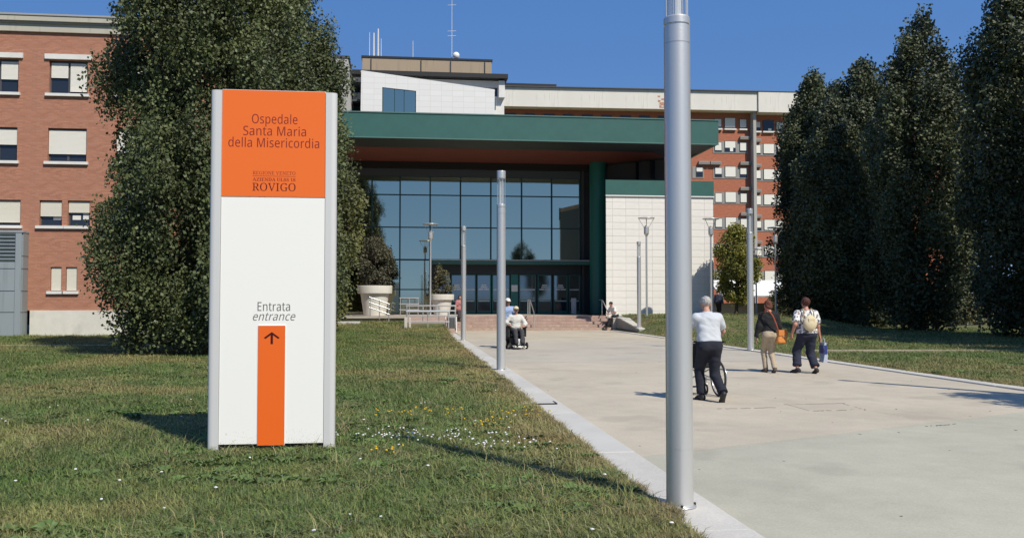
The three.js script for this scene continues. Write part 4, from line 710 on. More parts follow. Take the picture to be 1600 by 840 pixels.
  const hem = o.hem ?? 0.02, hemPt = hip.clone().addScaledVector(sp, hem * s), nk = neck.clone().addScaledVector(sp, -0.012 * s);
  const wrinkle = (x, y, z) => 0.006 * (vnoise(x * 14 + 30, y * 9 + z * 7 + 30, 17) - 0.5), fold = (x, y, z) => 0.020 * (vnoise(x * 7 + y * 5 + 40, y * 13 - x * 6 + z * 5 + 40, 27) - 0.5) + 0.010 * (vnoise(x * 17 - y * 9 + 60, y * 22 + z * 11 + 60, 37) - 0.5);
  obj('shirt', grow(topP, cell, 0.045, 0.014, (x, y, z) => { const a = (hemPt.x - x) * sp.x + (hemPt.y - y) * sp.y + (hemPt.z - z) * sp.z, near = Math.abs(x) < 0.26 * s * w + 0.02 ? a : -1; return Math.max(near + wrinkle(x, y, z), (y - nk.y) * sp.y + (z - nk.z) * sp.z + (Math.hypot(x - nk.x, z - nk.z) > 0.10 * s ? -1 : 0)); }, (x, y, z) => fold(x, y, z) - 0.006), o.shirt, t);
  if (o.collar) obj('collar', grow([cap(nk.clone().add(V(-0.03 * s, 0.005, -0.015)), nk.clone().add(V(0.03 * s, 0.005, -0.015)), 0.052 * s)], 0.009, 0.01, 0.008, (x, y) => Math.max(y - nk.y - 0.03 * s, nk.y - 0.02 - y)), o.shirt, t);
  const trP = [X(hip, 0.075, 0.108, -0.015), X(hip.clone().addScaledVector(sp, 0.05 * s), 0.07, 0.104, -0.005)], wb = hip.clone().addScaledVector(sp, 0.075 * s), leg = o.leg ?? 1;
  legP.forEach((L) => { const end = L.K.clone().lerp(L.an, leg); trP.push(cap(L.Hp, L.K, 0.092 * s * (o.thigh ?? w), 0.064 * s * (o.thigh ?? w)), cap(L.K, end, 0.062 * s * (o.thigh ?? w), (o.cuff ?? 0.055) * s, 1), cap(L.Hp.clone().addScaledVector(back, -0.04 * s), L.Hp.clone().lerp(L.K, 0.2).addScaledVector(back, -0.04 * s), 0.075 * s * w, 0.06 * s)); });
  obj('trousers', grow(trP, cell, 0.04, 0.008, (x, y, z) => (x - wb.x) * sp.x + (y - wb.y) * sp.y + (z - wb.z) * sp.z + wrinkle(x, y, z) * 2, (x, y, z) => fold(x, y * 1.2, z) * (y < hip.y ? 0.8 : 0.2) - 0.005), o.trousers, t);
  shoes.forEach((P) => obj('shoe', grow(P, 0.009, 0.025, 0.004), o.shoe ?? M.black, t));
  if (o.belt) obj('belt', grow([X(hip.clone().addScaledVector(sp, 0.07 * s), 0.07, 0.106, -0.003)], cell, 0.02, 0.016, (x, y, z) => Math.abs((x - wb.x) * sp.x + (y - wb.y) * sp.y + (z - wb.z) * sp.z + 0.012) - 0.018), o.belt, t);
  if (o.hair) {
    const hp = [ell(hd.at(0, 0.038, -0.02), [0.086 * s, 0.088 * s, 0.1 * s], hd.q)]; if (o.hairLong) hp.push(ell(hd.at(0, -0.04, -0.055), [0.082 * s, 0.09 * s, 0.06 * s], hd.q)); if (o.bun) hp.push(ell(hd.at(0.0, 0.02, -0.12), [0.05 * s, 0.05 * s, 0.04 * s], hd.q));
    const fa = face, cut = o.hairline ?? 0.035; obj('hair', grow(hp, 0.008, 0.02, o.hairThick ?? 0.004, (x, y, z) => { const dx = x - head.x, dy = y - head.y, dz = z - head.z, f = dx * fa.x + dy * fa.y + dz * fa.z, u = dx * up.x + dy * up.y + dz * up.z; return Math.max(Math.min(f - cut * s, 0.075 * s - u) + 0.016 * (vnoise(x * 60, y * 60 + z * 60, 3) - 0.5), (o.nape ?? -0.06) * s - u) + 0.007 * (vnoise(x * 90 + 9, y * 60 + z * 90, 5) - 0.5); }, (x, y, z) => 0.014 * (vnoise(x * 70 + 9, y * 30 + z * 45 + 9, 6) - 0.5)), mat(o.hair, 0.75, { map: T.grain, bumpMap: T.fine, bumpScale: 0.004 }), t);
  }
  if (o.capHat) {
    obj('cap', grow([ell(hd.at(0, 0.05, -0.012), [0.09 * s, 0.085 * s, 0.104 * s], hd.q)], 0.008, 0.01, 0.004, (x, y, z) => head.y + 0.035 * s - y), mat(o.capHat, 0.8), t);
    obj('cap_peak', grow([ell(hd.at(0, 0.04, 0.125), [0.075 * s, 0.014 * s, 0.06 * s], hd.q)], 0.006, 0.01), mat(o.peak ?? o.capHat, 0.7), t);
  }
  if (o.glasses) { const g = []; for (const sd of [-1, 1]) g.push(ell(hd.at(sd * 0.034, 0.002, 0.088), [0.028 * s, 0.022 * s, 0.012 * s], hd.q)); g.push(cap(hd.at(-0.08, 0.008, 0.0), hd.at(-0.06, 0.006, 0.075), 0.005 * s), cap(hd.at(0.08, 0.008, 0.0), hd.at(0.06, 0.006, 0.075), 0.005 * s), cap(hd.at(-0.06, 0.006, 0.075), hd.at(0.06, 0.006, 0.095), 0.004 * s)); obj('sunglasses', grow(g, 0.006, 0.006), M.black, t); }
  else for (const sd of [-1, 1]) obj('eye', new THREE.SphereGeometry(0.0095 * s, 10, 8).translate(...hd.at(sd * 0.031, -0.004, 0.081).toArray()), mat([0.06, 0.045, 0.04], 0.2), t);
  t.userData.rig = undefined; delete t.userData.rig;
  return { t, head: hd, armsP, legP, hip, sh, sp, back, s };
}
const cloth = (c, o = {}) => mat(c, 0.9, { bumpMap: T.fine, bumpScale: 0.0015, ...o });
const WHITE = cloth([0.52, 0.545, 0.58]), NAVY = cloth([0.013, 0.015, 0.026]);
// the man pushing a wheelchair, seen from behind
person('white haired man in white short sleeved shirt pushing a wheelchair, seen from behind', [4.82, 0, -13.95], Math.PI + 0.05, {
  scale: 0.985, wide: 1.04, lean: 0.20, hip: [0, 0.90, -0.04], face: [-0.05, -0.28, 1], cell: 0.0115, headCell: 0.006,
  hands: [{ p: [0.26, 0.93, 0.33], dir: [0, -0.15, 1], back: [0.3, 1, 0], curl: 1.05, pole: [1, 0.0, -0.2] }, { p: [-0.26, 0.93, 0.33], dir: [0, -0.15, 1], back: [-0.3, 1, 0], curl: 1.05, pole: [-1, 0.0, -0.2] }],
  feet: [{ p: [0.07, 0.085, 0.14], toe: [0.1, -0.12, 1] }, { p: [-0.12, 0.15, -0.30], toe: [-0.08, -0.85, 0.75] }],
  shirt: WHITE, trousers: NAVY, sleeve: 0.66, hem: 0.05, collar: true, leg: 0.93, cuff: 0.066, thigh: 1.08, belt: mat([0.02, 0.02, 0.022], 0.4), hair: [0.47, 0.455, 0.43], hairline: 0.02, nape: -0.05, hairThick: 0.001, belly: 0.012, shoe: mat([0.018, 0.018, 0.02], 0.5), skin: [0.50, 0.27, 0.19] });
// two women walking away
const black = cloth([0.012, 0.012, 0.013]), khaki = cloth([0.42, 0.34, 0.24]);
person('woman in black cardigan and khaki trousers with an orange shoulder bag, walking away', [8.06, 0, -19.25], Math.PI - 0.05, {
  scale: 0.935, wide: 0.94, lean: 0.07, face: [0.1, -0.18, 1], hip: [0, 0.915, 0],
  hands: [{ p: [0.30, 0.82, 0.04], back: [1, 0, 0.2], curl: 0.4 }, { p: [-0.29, 0.84, 0.06], back: [-1, 0, 0.2], curl: 0.5 }],
  feet: [{ p: [0.045, 0.09, 0.16], toe: [0.1, -0.15, 1] }, { p: [-0.085, 0.10, -0.10], toe: [-0.1, -0.35, 1] }],
  shirt: black, trousers: khaki, sleeve: 1.9, hem: 0.02, flare: false, leg: 0.96, cuff: 0.046, thigh: 0.88, hair: [0.14, 0.045, 0.025], hairLong: true, nape: -0.085, hairThick: 0.004, shoe: cloth([0.10, 0.08, 0.065]), bust: true });
const floral = cloth([1, 1, 1], { map: tex(256, 0.55, (u, v) => { const a = fbm(u * 11, v * 11, 501, 11, 2), b = fbm(u * 12, v * 12, 511, 12, 2), c = fbm(u * 10, v * 10, 521, 10, 2); if (a > 0.63) return [0.10, 0.10, 0.13]; if (b > 0.66) return [0.20, 0.22, 0.26]; if (c > 0.67) return [0.36, 0.28, 0.24]; return [0.78, 0.77, 0.74]; }) });
person('stout woman in white floral blouse and dark blue trousers with a cream backpack, walking away', [8.82, 0, -19.0], Math.PI + 0.03, {
  scale: 0.965, wide: 1.14, lean: 0.05, face: [-0.1, -0.1, 1], hip: [0, 0.91, 0], arm: 1.08,
  hands: [{ p: [0.35, 0.90, 0.03], back: [1, 0, 0.2], curl: 0.4 }, { p: [-0.35, 0.76, 0.04], back: [-1, 0, 0.2], curl: 1.0 }],
  feet: [{ p: [0.21, 0.10, 0.06], toe: [0.45, -0.2, 1] }, { p: [-0.15, 0.10, -0.14], toe: [-0.05, -0.35, 1] }],
  shirt: floral, trousers: cloth([0.018, 0.022, 0.042]), sleeve: 0.75, hem: 0.0, flare: true, leg: 0.80, cuff: 0.088, thigh: 1.25, hair: [0.085, 0.025, 0.018], nape: -0.08, hairThick: 0.014, bust: true, skin: [0.48, 0.23, 0.16], shoe: cloth([0.03, 0.03, 0.035]) });
{
  const t = thing('shoulder_bag', 'orange shoulder bag hanging on the right hip of the woman in black', 'bag', [8.30, 0.80, -19.17], 0.3);
  const g = new RoundedBoxGeometry(0.27, 0.30, 0.12, 4, 0.05), p = g.attributes.position; for (let i = 0; i < p.count; i++) { const y = p.getY(i); p.setX(i, p.getX(i) * (1 - 0.3 * (y + 0.15)) + 0.01 * Math.sin(y * 30)); } g.computeVertexNormals();
  obj('pouch', g, cloth([0.62, 0.24, 0.06]), t); obj('flap', rb(-0.125, 0.125, 0.02, 0.155, 0.02, 0.075, 0.02), cloth([0.55, 0.2, 0.05]), t); obj('buckle', rb(-0.02, 0.02, 0.0, 0.03, 0.075, 0.083, 0.004, 1), M.steel, t);
  obj('strap', tube([V(-0.09, 0.12, 0.02), V(-0.16, 0.22, 0.06), V(-0.28, 0.46, 0.065), V(-0.37, 0.60, 0.01), V(-0.36, 0.62, -0.09), V(-0.25, 0.42, -0.24), V(-0.08, 0.18, -0.16), V(0.05, 0.12, -0.02)], 0.014, 6), cloth([0.40, 0.09, 0.05]), t);
}
{
  const t = thing('backpack', 'small cream drawstring backpack on the woman in the floral blouse', 'backpack', [8.80, 1.12, -18.79], 0.05);
  const g = new THREE.SphereGeometry(0.16, 22, 16), p = g.attributes.position; for (let i = 0; i < p.count; i++) { const y = p.getY(i); p.setXYZ(i, p.getX(i) * (y > 0 ? 1 - 1.6 * y : 1.0), y * 1.12, p.getZ(i) * 0.58 * (y > 0 ? 1 - 1.2 * y : 1)); } g.computeVertexNormals();
  obj('sack', g, cloth([0.66, 0.56, 0.36]), t); obj('flap', rb(-0.08, 0.08, -0.02, 0.10, 0.05, 0.085, 0.025), cloth([0.60, 0.5, 0.32]), t);
  for (const s of [-1, 1]) obj('strap', tube([V(s * 0.07, -0.08, -0.02), V(s * 0.13, 0.05, -0.06), V(s * 0.11, 0.24, -0.05), V(s * 0.10, 0.305, -0.13), V(s * 0.10, 0.28, -0.24)], 0.013, 6), cloth([0.5, 0.4, 0.25]), t);
}
{
  const t = thing('shopping_bag', 'blue and white carrier bag in the right hand of the woman in the floral blouse', 'bag', [9.22, 0.22, -19.05], 0.1);
  const g = new THREE.BoxGeometry(0.10, 0.44, 0.20, 4, 8, 8), p = g.attributes.position; for (let i = 0; i < p.count; i++) { const y = p.getY(i), z = p.getZ(i); p.setX(i, p.getX(i) * (1 - 1.2 * (y + 0.23)) + 0.012 * Math.sin(z * 26 + y * 17)); } g.translate(0, 0.24, 0); g.computeVertexNormals();
  obj('sack', g, mat([0.42, 0.46, 0.56], 0.45), t); for (const s of [-1, 1]) obj('print', rb(s * 0.052 - 0.003, s * 0.052 + 0.003, 0.22, 0.40, -0.075, 0.075, 0.002, 1), mat([0.025, 0.04, 0.19], 0.45), t);
  obj('print', rb(-0.035, 0.035, 0.2, 0.40, 0.102, 0.108, 0.002, 1), mat([0.025, 0.04, 0.19], 0.45), t);
  obj('handle', [tube([V(0.0, 0.46, -0.06), V(0, 0.53, -0.05), V(0, 0.555, 0), V(0, 0.53, 0.05), V(0, 0.46, 0.06)], 0.008, 6)], mat([0.4, 0.44, 0.54], 0.5), t);
}
// manual wheelchair before the man; local +z is the way it rolls
{
  const t = thing('wheelchair', 'black folding wheelchair with big spoked wheels pushed by the white haired man', 'wheelchair', [4.91, 0, -14.60], Math.PI + 0.07), S = M.steel;
  for (const s of [-1, 1]) {
    const w = obj('wheel', (() => { const g = new THREE.TorusGeometry(0.285, 0.017, 10, 48); g.rotateY(Math.PI / 2); g.translate(s * 0.305, 0.303, 0); return g; })(), M.rubber, t);
    obj('rim', (() => { const g = new THREE.TorusGeometry(0.268, 0.011, 8, 48); g.rotateY(Math.PI / 2); g.translate(s * 0.305, 0.303, 0); return g; })(), S, w);
    obj('push_rim', (() => { const g = new THREE.TorusGeometry(0.25, 0.009, 8, 48); g.rotateY(Math.PI / 2); g.translate(s * 0.345, 0.303, 0); return g; })(), S, w);
    const sp = []; for (let i = 0; i < 20; i++) { const a = i * Math.PI / 10; sp.push(rod(V(s * 0.31, 0.303, 0), V(s * 0.305, 0.303 + Math.sin(a) * 0.262, Math.cos(a) * 0.262), 0.0022, 4)); } obj('spokes', [...sp, rod(V(s * 0.27, 0.303, 0), V(s * 0.33, 0.303, 0), 0.028, 12)], S, w);
    obj('frame', [tube([V(s * 0.235, 0.93, -0.32), V(s * 0.23, 0.92, -0.20), V(s * 0.22, 0.86, -0.16), V(s * 0.22, 0.5, -0.14), V(s * 0.22, 0.26, -0.14)], 0.0125), rod(V(s * 0.22, 0.49, -0.14), V(s * 0.22, 0.49, 0.3), 0.0125), rod(V(s * 0.22, 0.28, -0.14), V(s * 0.22, 0.26, 0.34), 0.0125), tube([V(s * 0.22, 0.49, 0.3), V(s * 0.22, 0.42, 0.36), V(s * 0.18, 0.14, 0.48)], 0.0125), rod(V(s * 0.22, 0.3, 0.3), V(s * 0.22, 0.16, 0.33), 0.014), rod(V(s * 0.22, 0.29, 0.0), V(-s * 0.22, 0.48, 0.0), 0.012)], S, t);
    obj('handle', rod(V(s * 0.24, 0.93, -0.42), V(s * 0.235, 0.93, -0.29), 0.018, 10), M.rubber, t);
    obj('armrest', [rb(s * 0.245 - 0.025, s * 0.245 + 0.025, 0.70, 0.74, -0.12, 0.24, 0.012), rb(s * 0.235 - 0.006, s * 0.235 + 0.006, 0.5, 0.70, -0.10, 0.20, 0.005)], M.black, t);
    const c = obj('caster', (() => { const g = new THREE.TorusGeometry(0.075, 0.018, 8, 24); g.rotateY(Math.PI / 2); g.translate(s * 0.22, 0.093, 0.33); return g; })(), M.rubber, t); obj('fork', [rod(V(s * 0.25, 0.093, 0.33), V(s * 0.25, 0.18, 0.33), 0.008), rod(V(s * 0.19, 0.093, 0.33), V(s * 0.19, 0.18, 0.33), 0.008), rod(V(s * 0.18, 0.18, 0.33), V(s * 0.26, 0.18, 0.33), 0.01)], S, c);
    obj('footplate', rb(s * 0.1 - 0.08, s * 0.1 + 0.08, 0.11, 0.125, 0.44, 0.6, 0.005), M.black, t);
  }
  obj('backrest', rb(-0.215, 0.215, 0.5, 0.90, -0.165, -0.14, 0.012), M.black, t); obj('seat', rb(-0.215, 0.215, 0.485, 0.51, -0.13, 0.30, 0.012), M.black, t); obj('seat_cushion', rb(-0.205, 0.205, 0.512, 0.575, -0.12, 0.30, 0.02), cloth([0.02, 0.02, 0.024]), t);
}
// powered wheelchair coming towards us, with its rider and a helper
{
  const t = thing('powered_wheelchair', 'black powered wheelchair rolling towards us beside the second path light', 'wheelchair', [3.66, 0, -29.95], 0.12);
  obj('base', rb(-0.24, 0.24, 0.12, 0.40, -0.38, 0.30, 0.04), M.black, t); obj('battery_box', rb(-0.1, 0.1, 0.14, 0.34, 0.31, 0.42, 0.02), M.whitePaint, t); obj('footplate', [rb(-0.2, 0.2, 0.08, 0.105, 0.42, 0.66, 0.01)], M.steel, t);
  for (const s of [-1, 1]) for (const z of [-0.22, 0.30]) { const r = z < 0 ? 0.17 : 0.11, w = obj('wheel', (() => { const g = new THREE.TorusGeometry(r - 0.03, 0.035, 10, 24); g.rotateY(Math.PI / 2); g.translate(s * 0.29, r + 0.005, z); return g; })(), M.rubber, t); obj('hub', (() => { const g = new THREE.CylinderGeometry(r * 0.55, r * 0.55, 0.05, 18); g.rotateZ(Math.PI / 2); g.translate(s * 0.29, r + 0.005, z); return g; })(), M.steel, w); }
  obj('seat', rb(-0.25, 0.25, 0.42, 0.52, -0.3, 0.28, 0.03), M.black, t); obj('backrest', rb(-0.24, 0.24, 0.52, 1.02, -0.36, -0.27, 0.03), M.black, t);
  for (const s of [-1, 1]) { obj('armrest', rb(s * 0.30 - 0.035, s * 0.30 + 0.035, 0.70, 0.75, -0.24, 0.22, 0.015), M.black, t); obj('side_guard', rb(s * 0.29 - 0.012, s * 0.29 + 0.012, 0.4, 0.70, -0.24, 0.20, 0.008), M.charcoal, t); }
  obj('joystick', [rb(-0.34, -0.26, 0.75, 0.80, 0.12, 0.24, 0.01), rod(V(-0.3, 0.8, 0.18), V(-0.3, 0.86, 0.18), 0.012, 8)], M.black, t);
}
const COARSE = { cell: 0.013, headCell: 0.008, handCell: 0.006 };
person('man in white shirt and peaked cap riding the powered wheelchair towards us', [3.66, 0, -29.95], 0.12, { ...COARSE, scale: 0.98, wide: 0.98, hip: [0, 0.63, -0.1], lean: 0.06, face: [0, -0.12, 1],
  hands: [{ p: [0.20, 0.79, 0.24], dir: [-0.4, -0.1, 1], back: [0, 1, 0], curl: 0.6, pole: [0.8, -0.4, -0.6] }, { p: [-0.27, 0.83, 0.18], dir: [0, 0, 1], back: [0, 1, 0], curl: 0.9, pole: [-0.8, -0.4, -0.6] }],
  feet: [{ p: [0.10, 0.20, 0.50], toe: [0.1, -0.1, 1], pole: [0.1, 1, 0.5] }, { p: [-0.10, 0.20, 0.50], toe: [-0.1, -0.1, 1], pole: [-0.1, 1, 0.5] }],
  shirt: cloth([0.60, 0.585, 0.54]), trousers: cloth([0.05, 0.05, 0.055]), sleeve: 1.85, hem: 0.0, collar: true, hair: [0.3, 0.28, 0.26], capHat: [0.62, 0.54, 0.38], peak: [0.03, 0.028, 0.026], belly: 0.015 });
person('person in light blue shirt, pale cap and sunglasses walking behind the powered wheelchair', [3.45, 0, -30.75], 0.1, { ...COARSE, scale: 0.98, wide: 1.04, hip: [0, 0.91, -0.02], lean: 0.1, face: [0.1, -0.1, 1],
  hands: [{ p: [0.22, 0.98, 0.38], dir: [0, 0, 1], back: [0.2, 1, 0], curl: 1.0, pole: [0.8, -0.4, -0.6] }, { p: [-0.24, 0.98, 0.38], dir: [0, 0, 1], back: [-0.2, 1, 0], curl: 1.0, pole: [-0.8, -0.4, -0.6] }],
  feet: [{ p: [0.10, 0.09, 0.14] }, { p: [-0.10, 0.10, -0.16], toe: [-0.1, -0.45, 1] }],
  shirt: cloth([0.30, 0.40, 0.62]), trousers: cloth([0.12, 0.12, 0.13]), sleeve: 0.7, hem: 0.02, collar: true, hair: [0.25, 0.22, 0.2], capHat: [0.75, 0.73, 0.68], glasses: true });
person('dark haired person in white top and black trousers sitting hunched on the concrete block', [11.36, 0, -48.2], -1.15, { ...COARSE, scale: 1.0, wide: 1.06, hip: [0, 0.80, -0.02], lean: 0.42, face: [0.1, -0.55, 1],
  hands: [{ p: [0.16, 0.92, 0.42], dir: [-0.3, -0.2, 1], back: [0.2, 1, 0], curl: 0.8, pole: [0.8, -0.6, -0.4] }, { p: [-0.16, 0.92, 0.42], dir: [0.3, -0.2, 1], back: [-0.2, 1, 0], curl: 0.8, pole: [-0.8, -0.6, -0.4] }],
  feet: [{ p: [0.13, 0.26, 0.60], toe: [0.1, -0.1, 1], pole: [0.1, 1, 0.5] }, { p: [-0.13, 0.10, 0.66], toe: [-0.1, -0.1, 1], pole: [-0.1, 1, 0.5] }],
  shirt: cloth([0.72, 0.72, 0.70]), trousers: cloth([0.012, 0.012, 0.014]), sleeve: 0.75, hem: 0.0, hair: [0.018, 0.015, 0.013], hairThick: 0.012, nape: -0.09 });
person('person in pinkish top and dark trousers on the steps behind the third path light', [2.84, 0.31, -48.8], 0.5, { ...COARSE, scale: 0.92, wide: 1.0, hip: [0, 0.91, 0], lean: 0.05,
  hands: [{ p: [0.28, 0.80, 0.05], curl: 0.5 }, { p: [-0.28, 0.80, 0.05], curl: 0.5 }], feet: [{ p: [0.09, 0.09, 0.06] }, { p: [-0.09, 0.09, -0.05] }],
  shirt: cloth([0.42, 0.17, 0.17]), trousers: cloth([0.05, 0.04, 0.045]), sleeve: 0.7, hem: -0.12, flare: true, hair: [0.05, 0.03, 0.025], hairLong: true, nape: -0.1, bust: true });
person('person in dark blue clothes standing under the round tree beyond the lawn', [18.45, 0.62, -51.6], Math.PI * 0.8, { ...COARSE, scale: 0.95, wide: 1.0, hip: [0, 0.92, 0], lean: 0.05,
  hands: [{ p: [0.28, 0.82, 0.08], curl: 0.5 }, { p: [-0.28, 0.82, 0.02], curl: 0.5 }], feet: [{ p: [0.09, 0.09, 0.12] }, { p: [-0.09, 0.10, -0.12], toe: [-0.1, -0.4, 1] }],
  shirt: cloth([0.04, 0.05, 0.10]), trousers: cloth([0.02, 0.022, 0.035]), sleeve: 1.9, hem: -0.02, hair: [0.04, 0.03, 0.025] });

// ---------------------------------------------------------------- grass, flowers, litter
function tuft(n, h, w, spread, droop, r) {
  const pos = [], idx = [];
  for (let i = 0; i < n; i++) {
    const a = r() * 6.283, q = spread * Math.sqrt(r()), bx0 = Math.cos(a) * q, bz0 = Math.sin(a) * q, d = r() * 6.283, dx = Math.cos(d), dz = Math.sin(d), L = h * (0.45 + 0.75 * r()), lean = droop * (0.3 + r()), ww = w * (0.7 + 0.6 * r()), o = pos.length / 3;
    for (const [t, k] of [[0, 1], [0.55, 0.8]]) { const y = L * t, f = lean * L * t * t; pos.push(bx0 + dx * f - dz * ww * k / 2, y, bz0 + dz * f + dx * ww * k / 2, bx0 + dx * f + dz * ww * k / 2, y, bz0 + dz * f - dx * ww * k / 2); }
    pos.push(bx0 + dx * lean * L, L * (1 - 0.25 * lean), bz0 + dz * lean * L); idx.push(o, o + 1, o + 2, o + 1, o + 3, o + 2, o + 2, o + 3, o + 4);
  }
  const g = new THREE.BufferGeometry(); g.setAttribute('position', new THREE.Float32BufferAttribute(pos, 3)); g.setIndex(idx); g.computeVertexNormals(); return g;
}
const yaw = 6.7 * Math.PI / 180, FX = Math.sin(yaw), FZ = -Math.cos(yaw), onLawn = (x, z) => (x < PX0 - 0.02 || x > PX1 + 0.01) && z < 8 && !(x > -12 && x < PX0 + 3 && z < -49.3) && !(x > 10.9 && x < 17.6 && z < -49.1) && !(x < -8.6 && z < -42.9) && !(Math.abs(x + 1.41) < 0.66 && Math.abs(z + 9.76) < 0.07) && !(x > -0.1 && x < 2.5 && z < -43.4) && !(x > 11.2 && x < 11.9 && z < -43);
function scatter(name, label, geos, n, pick, colorOf, m, sizeOf) {
  const r = rngOf(name.length * 131 + n), mx = new THREE.Matrix4(), q = new THREE.Quaternion(), col = new THREE.Color(), lists = geos.map(() => []);
  for (let i = 0, tries = 0; i < n && tries < n * 8; tries++) { const p = pick(r); if (!p) continue; const k = Math.floor(r() * geos.length), s = sizeOf(p, r); q.setFromEuler(new THREE.Euler(rr(-0.15, 0.15, r), r() * 6.283, rr(-0.15, 0.15, r))); mx.compose(V(p[0], p[0] > PX0 && p[0] < PX1 ? (p[0] < 2.36 ? 0.03 : 0.002) : groundY(p[0], p[1]) - 0.004, p[1]), q, V(s[0], s[1], s[0])); lists[k].push([mx.clone(), colorOf(p, r).slice()]); i++; }
  geos.forEach((g, k) => { if (!lists[k].length) return; const im = new THREE.InstancedMesh(g, m, lists[k].length); lists[k].forEach(([a, c], i) => { im.setMatrixAt(i, a); im.setColorAt(i, col.setRGB(...c)); }); im.name = numbered(name); im.receiveShadow = im.castShadow = true; tag(im, label, name.replaceAll('_', ' '), null, 'stuff'); scene.add(im); });
}
const bladeMat = phys([1, 1, 1], 0.6, { transmission: 0.3, thickness: 0 });
const logPick = (d0, d1, spread) => (r) => { const d = d0 * Math.pow(d1 / d0, r()), a = (r() - 0.5) * spread * d, x = FX * d + Math.cos(yaw) * a, z = FZ * d + Math.sin(yaw) * a; return onLawn(x + (d < 14 ? 0.06 : 0.03) * (x < 5 ? 1 : -1), z) ? [x, z, d] : null; };
function grassColor(p, r) {
  const a = fbm(p[0] * 0.5 + 40, p[1] * 0.5 + 90, 201, 0, 4), b = vnoise(p[0] * 3 + 50, p[1] * 3 + 80, 211), edge = p[0] < PX0 ? Math.exp(-(PX0 - p[0]) / 0.8) : Math.exp(-(p[0] - PX1) / 0.8) * 0.6;
  const dry = clamp(sst(a + 0.22 * (b - 0.5), 0.46, 0.69) * 0.65 + edge * 0.75 + (r() < 0.16 ? 0.55 : 0) + (r() - 0.5) * 0.3, 0, 1), k = 0.75 + 0.5 * r(), g = 0.85 + 0.3 * b;
  return [lerp(0.118, 0.345, dry) * k, lerp(0.188, 0.29, dry) * k * g, lerp(0.031, 0.105, dry) * k];
}
const gr = rngOf(900);
scatter('grass', 'short mixed green and straw coloured grass over the lawns', [tuft(15, 0.085, 0.0065, 0.11, 0.7, gr), tuft(15, 0.10, 0.006, 0.12, 0.9, gr), tuft(12, 0.065, 0.008, 0.12, 0.6, gr)], 150000, logPick(2.6, 52, 1.5), grassColor, bladeMat, (p, r) => { const f = 0.8 + p[2] * 0.028; return [f * (0.8 + 0.5 * r()), (0.62 + p[2] * 0.006) * (0.7 + 0.7 * r()) * (0.75 + 0.6 * fbm(p[0] * 0.9, p[1] * 0.9 + 60, 221, 0, 2))]; });
scatter('tall_grass', 'longer arching grass stems standing out of the near lawn', [tuft(7, 0.21, 0.006, 0.06, 1.1, gr), tuft(5, 0.26, 0.005, 0.05, 0.8, gr)], 8500, (r) => { const p = logPick(3, 30, 1.4)(r); return p && fbm(p[0] * 0.8 + 9, p[1] * 0.8 + 70, 231, 0, 3) > 0.45 ? p : null; }, (p, r) => { const c = grassColor(p, r); return r() < 0.28 ? [0.40, 0.34, 0.16] : [c[0] * 1.15, c[1] * 1.1, c[2] * 1.1]; }, bladeMat, (p, r) => [0.9 + 0.3 * r() + p[2] * 0.02, 0.42 + 0.6 * r() * r()]);
scatter('dry_grass', 'dry brown grass fringe along the edges of the kerbs', [tuft(16, 0.10, 0.006, 0.09, 1.0, gr)], 9000, (r) => { const d = 4 * Math.pow(46 / 4, r()), left = r() < 0.75, x = left ? PX0 - 0.06 - 0.4 * r() * r() * (0.6 + d * 0.02) + 0.12 * sst(vnoise(d * 2.3, 5, 77), 0.5, 0.9) * r() : PX1 + 0.01 + 0.3 * r() * r(), z = -d; return onLawn(x - (left ? 0.13 : -0.01), z) ? [x, z, d] : null; }, (p, r) => { const k = 0.7 + 0.6 * r(); return r() < 0.35 ? [0.18 * k, 0.19 * k, 0.06 * k] : [0.36 * k, 0.27 * k, 0.125 * k]; }, bladeMat, (p, r) => [0.85 + 0.3 * r(), 0.3 + 0.75 * r() * r()]);
scatter('weed', 'broad leaved low weeds in the near lawn', [(() => { const pos = [], idx = []; for (let i = 0; i < 9; i++) { const a = i * 0.698 + 0.2 * gr(), L = 0.05 + 0.05 * gr(), w = 0.018, c = Math.cos(a), s = Math.sin(a), o = pos.length / 3; pos.push(0, 0.01, 0, c * L * 0.6 - s * w, 0.05, s * L * 0.6 + c * w, c * L, 0.035, s * L, c * L * 0.6 + s * w, 0.05, s * L * 0.6 - c * w); idx.push(o, o + 1, o + 2, o, o + 2, o + 3); } const g = new THREE.BufferGeometry(); g.setAttribute('position', new THREE.Float32BufferAttribute(pos, 3)); g.setIndex(idx); g.computeVertexNormals(); return g; })()], 1500, (r) => { const p = logPick(3.2, 22, 1.4)(r); return p && fbm(p[0] * 0.7 + 30, p[1] * 0.7 + 30, 241, 0, 3) > 0.5 ? p : null; }, (p, r) => { const k = 0.7 + 0.6 * r(); return [0.12 * k, 0.20 * k, 0.045 * k]; }, bladeMat, (p, r) => { const s = 0.7 + 0.8 * r(); return [s, s]; });
function flowerGeo(h, rad) { const s = tuft(2, h, 0.004, 0.01, 0.25, gr).toNonIndexed(), hd = new THREE.IcosahedronGeometry(rad, 0); hd.deleteAttribute('uv'); s.deleteAttribute('uv'); hd.scale(1, 0.75, 1); hd.translate(0, h, 0); return hd; }
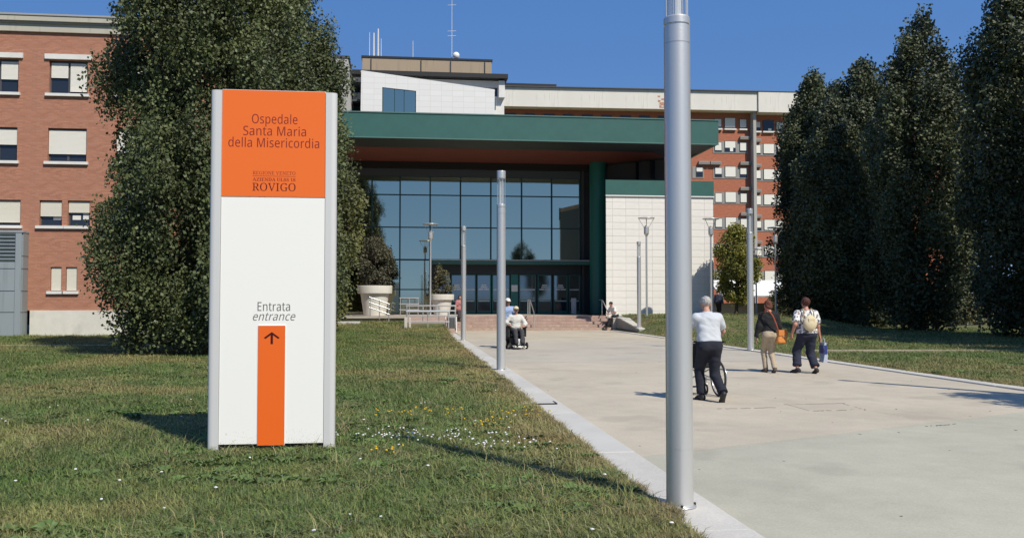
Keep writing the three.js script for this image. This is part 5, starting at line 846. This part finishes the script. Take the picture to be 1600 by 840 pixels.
const blobs = (list, n) => (r) => { const c = list[Math.floor(r() * list.length)], a = r() * 6.283, q = Math.sqrt(-2 * Math.log(1 - 0.98 * r())) * 0.5, x = c[0] + Math.cos(a) * q * c[2], z = c[1] + Math.sin(a) * q * c[3]; return onLawn(x, z) ? [x, z, Math.hypot(x, z)] : null; };
const flat = () => [0.78, 0.78, 0.76];
scatter('white_flower', 'small white clover flowers scattered in the lawn', [flowerGeo(0.10, 0.012)], 105, blobs([[0.0, -10.2, 0.8, 0.35], [0.5, -10.0, 0.8, 0.4], [1.1, -9.4, 0.5, 0.3], [-0.3, -10.3, 0.5, 0.5]]), flat, mat([1, 1, 1], 0.8), (p, r) => { const s = 0.7 + 0.7 * r(); return [s, 0.7 + 0.5 * r()]; });
scatter('white_flower', 'single white flowers scattered wide over the near lawn', [flowerGeo(0.10, 0.013)], 46, (r) => logPick(5.2, 16, 1.2)(r), flat, mat([1, 1, 1], 0.8), (p, r) => { const s = 0.7 + 0.7 * r(); return [s, 0.8]; });
scatter('yellow_flower', 'small yellow flowers in loose patches right of the sign', [flowerGeo(0.12, 0.013)], 75, blobs([[-0.15, -12.2, 0.4, 0.35], [0.35, -12.2, 0.4, 0.35], [1.0, -11.0, 0.3, 0.25], [-0.3, -9.0, 0.3, 0.2], [1.5, -12.0, 0.4, 0.5]]), () => [0.72, 0.46, 0.02], mat([1, 1, 1], 0.8), (p, r) => { const s = 0.7 + 0.6 * r(); return [s, 0.7 + 0.5 * r()]; });
scatter('brown_debris', 'flat fallen leaves and dirt specks on the grey and beige path', [(() => { const g = new THREE.SphereGeometry(0.02, 7, 4); g.scale(1.7, 0.16, 0.8); g.translate(0, 0.002, 0); g.deleteAttribute('uv'); return g; })()], 64, (r) => { const d = 6 * Math.pow(30 / 6, r()), x = rr(2.5, 10.8, r); return [x, -d, d]; }, (p, r) => r() < 0.5 ? [0.09, 0.07, 0.05] : [0.24, 0.18, 0.11], mat([1, 1, 1], 1), (p, r) => { const s = 0.35 + 0.6 * r() * r(); return [s, 0.5]; });
renderer.render(scene, camera);
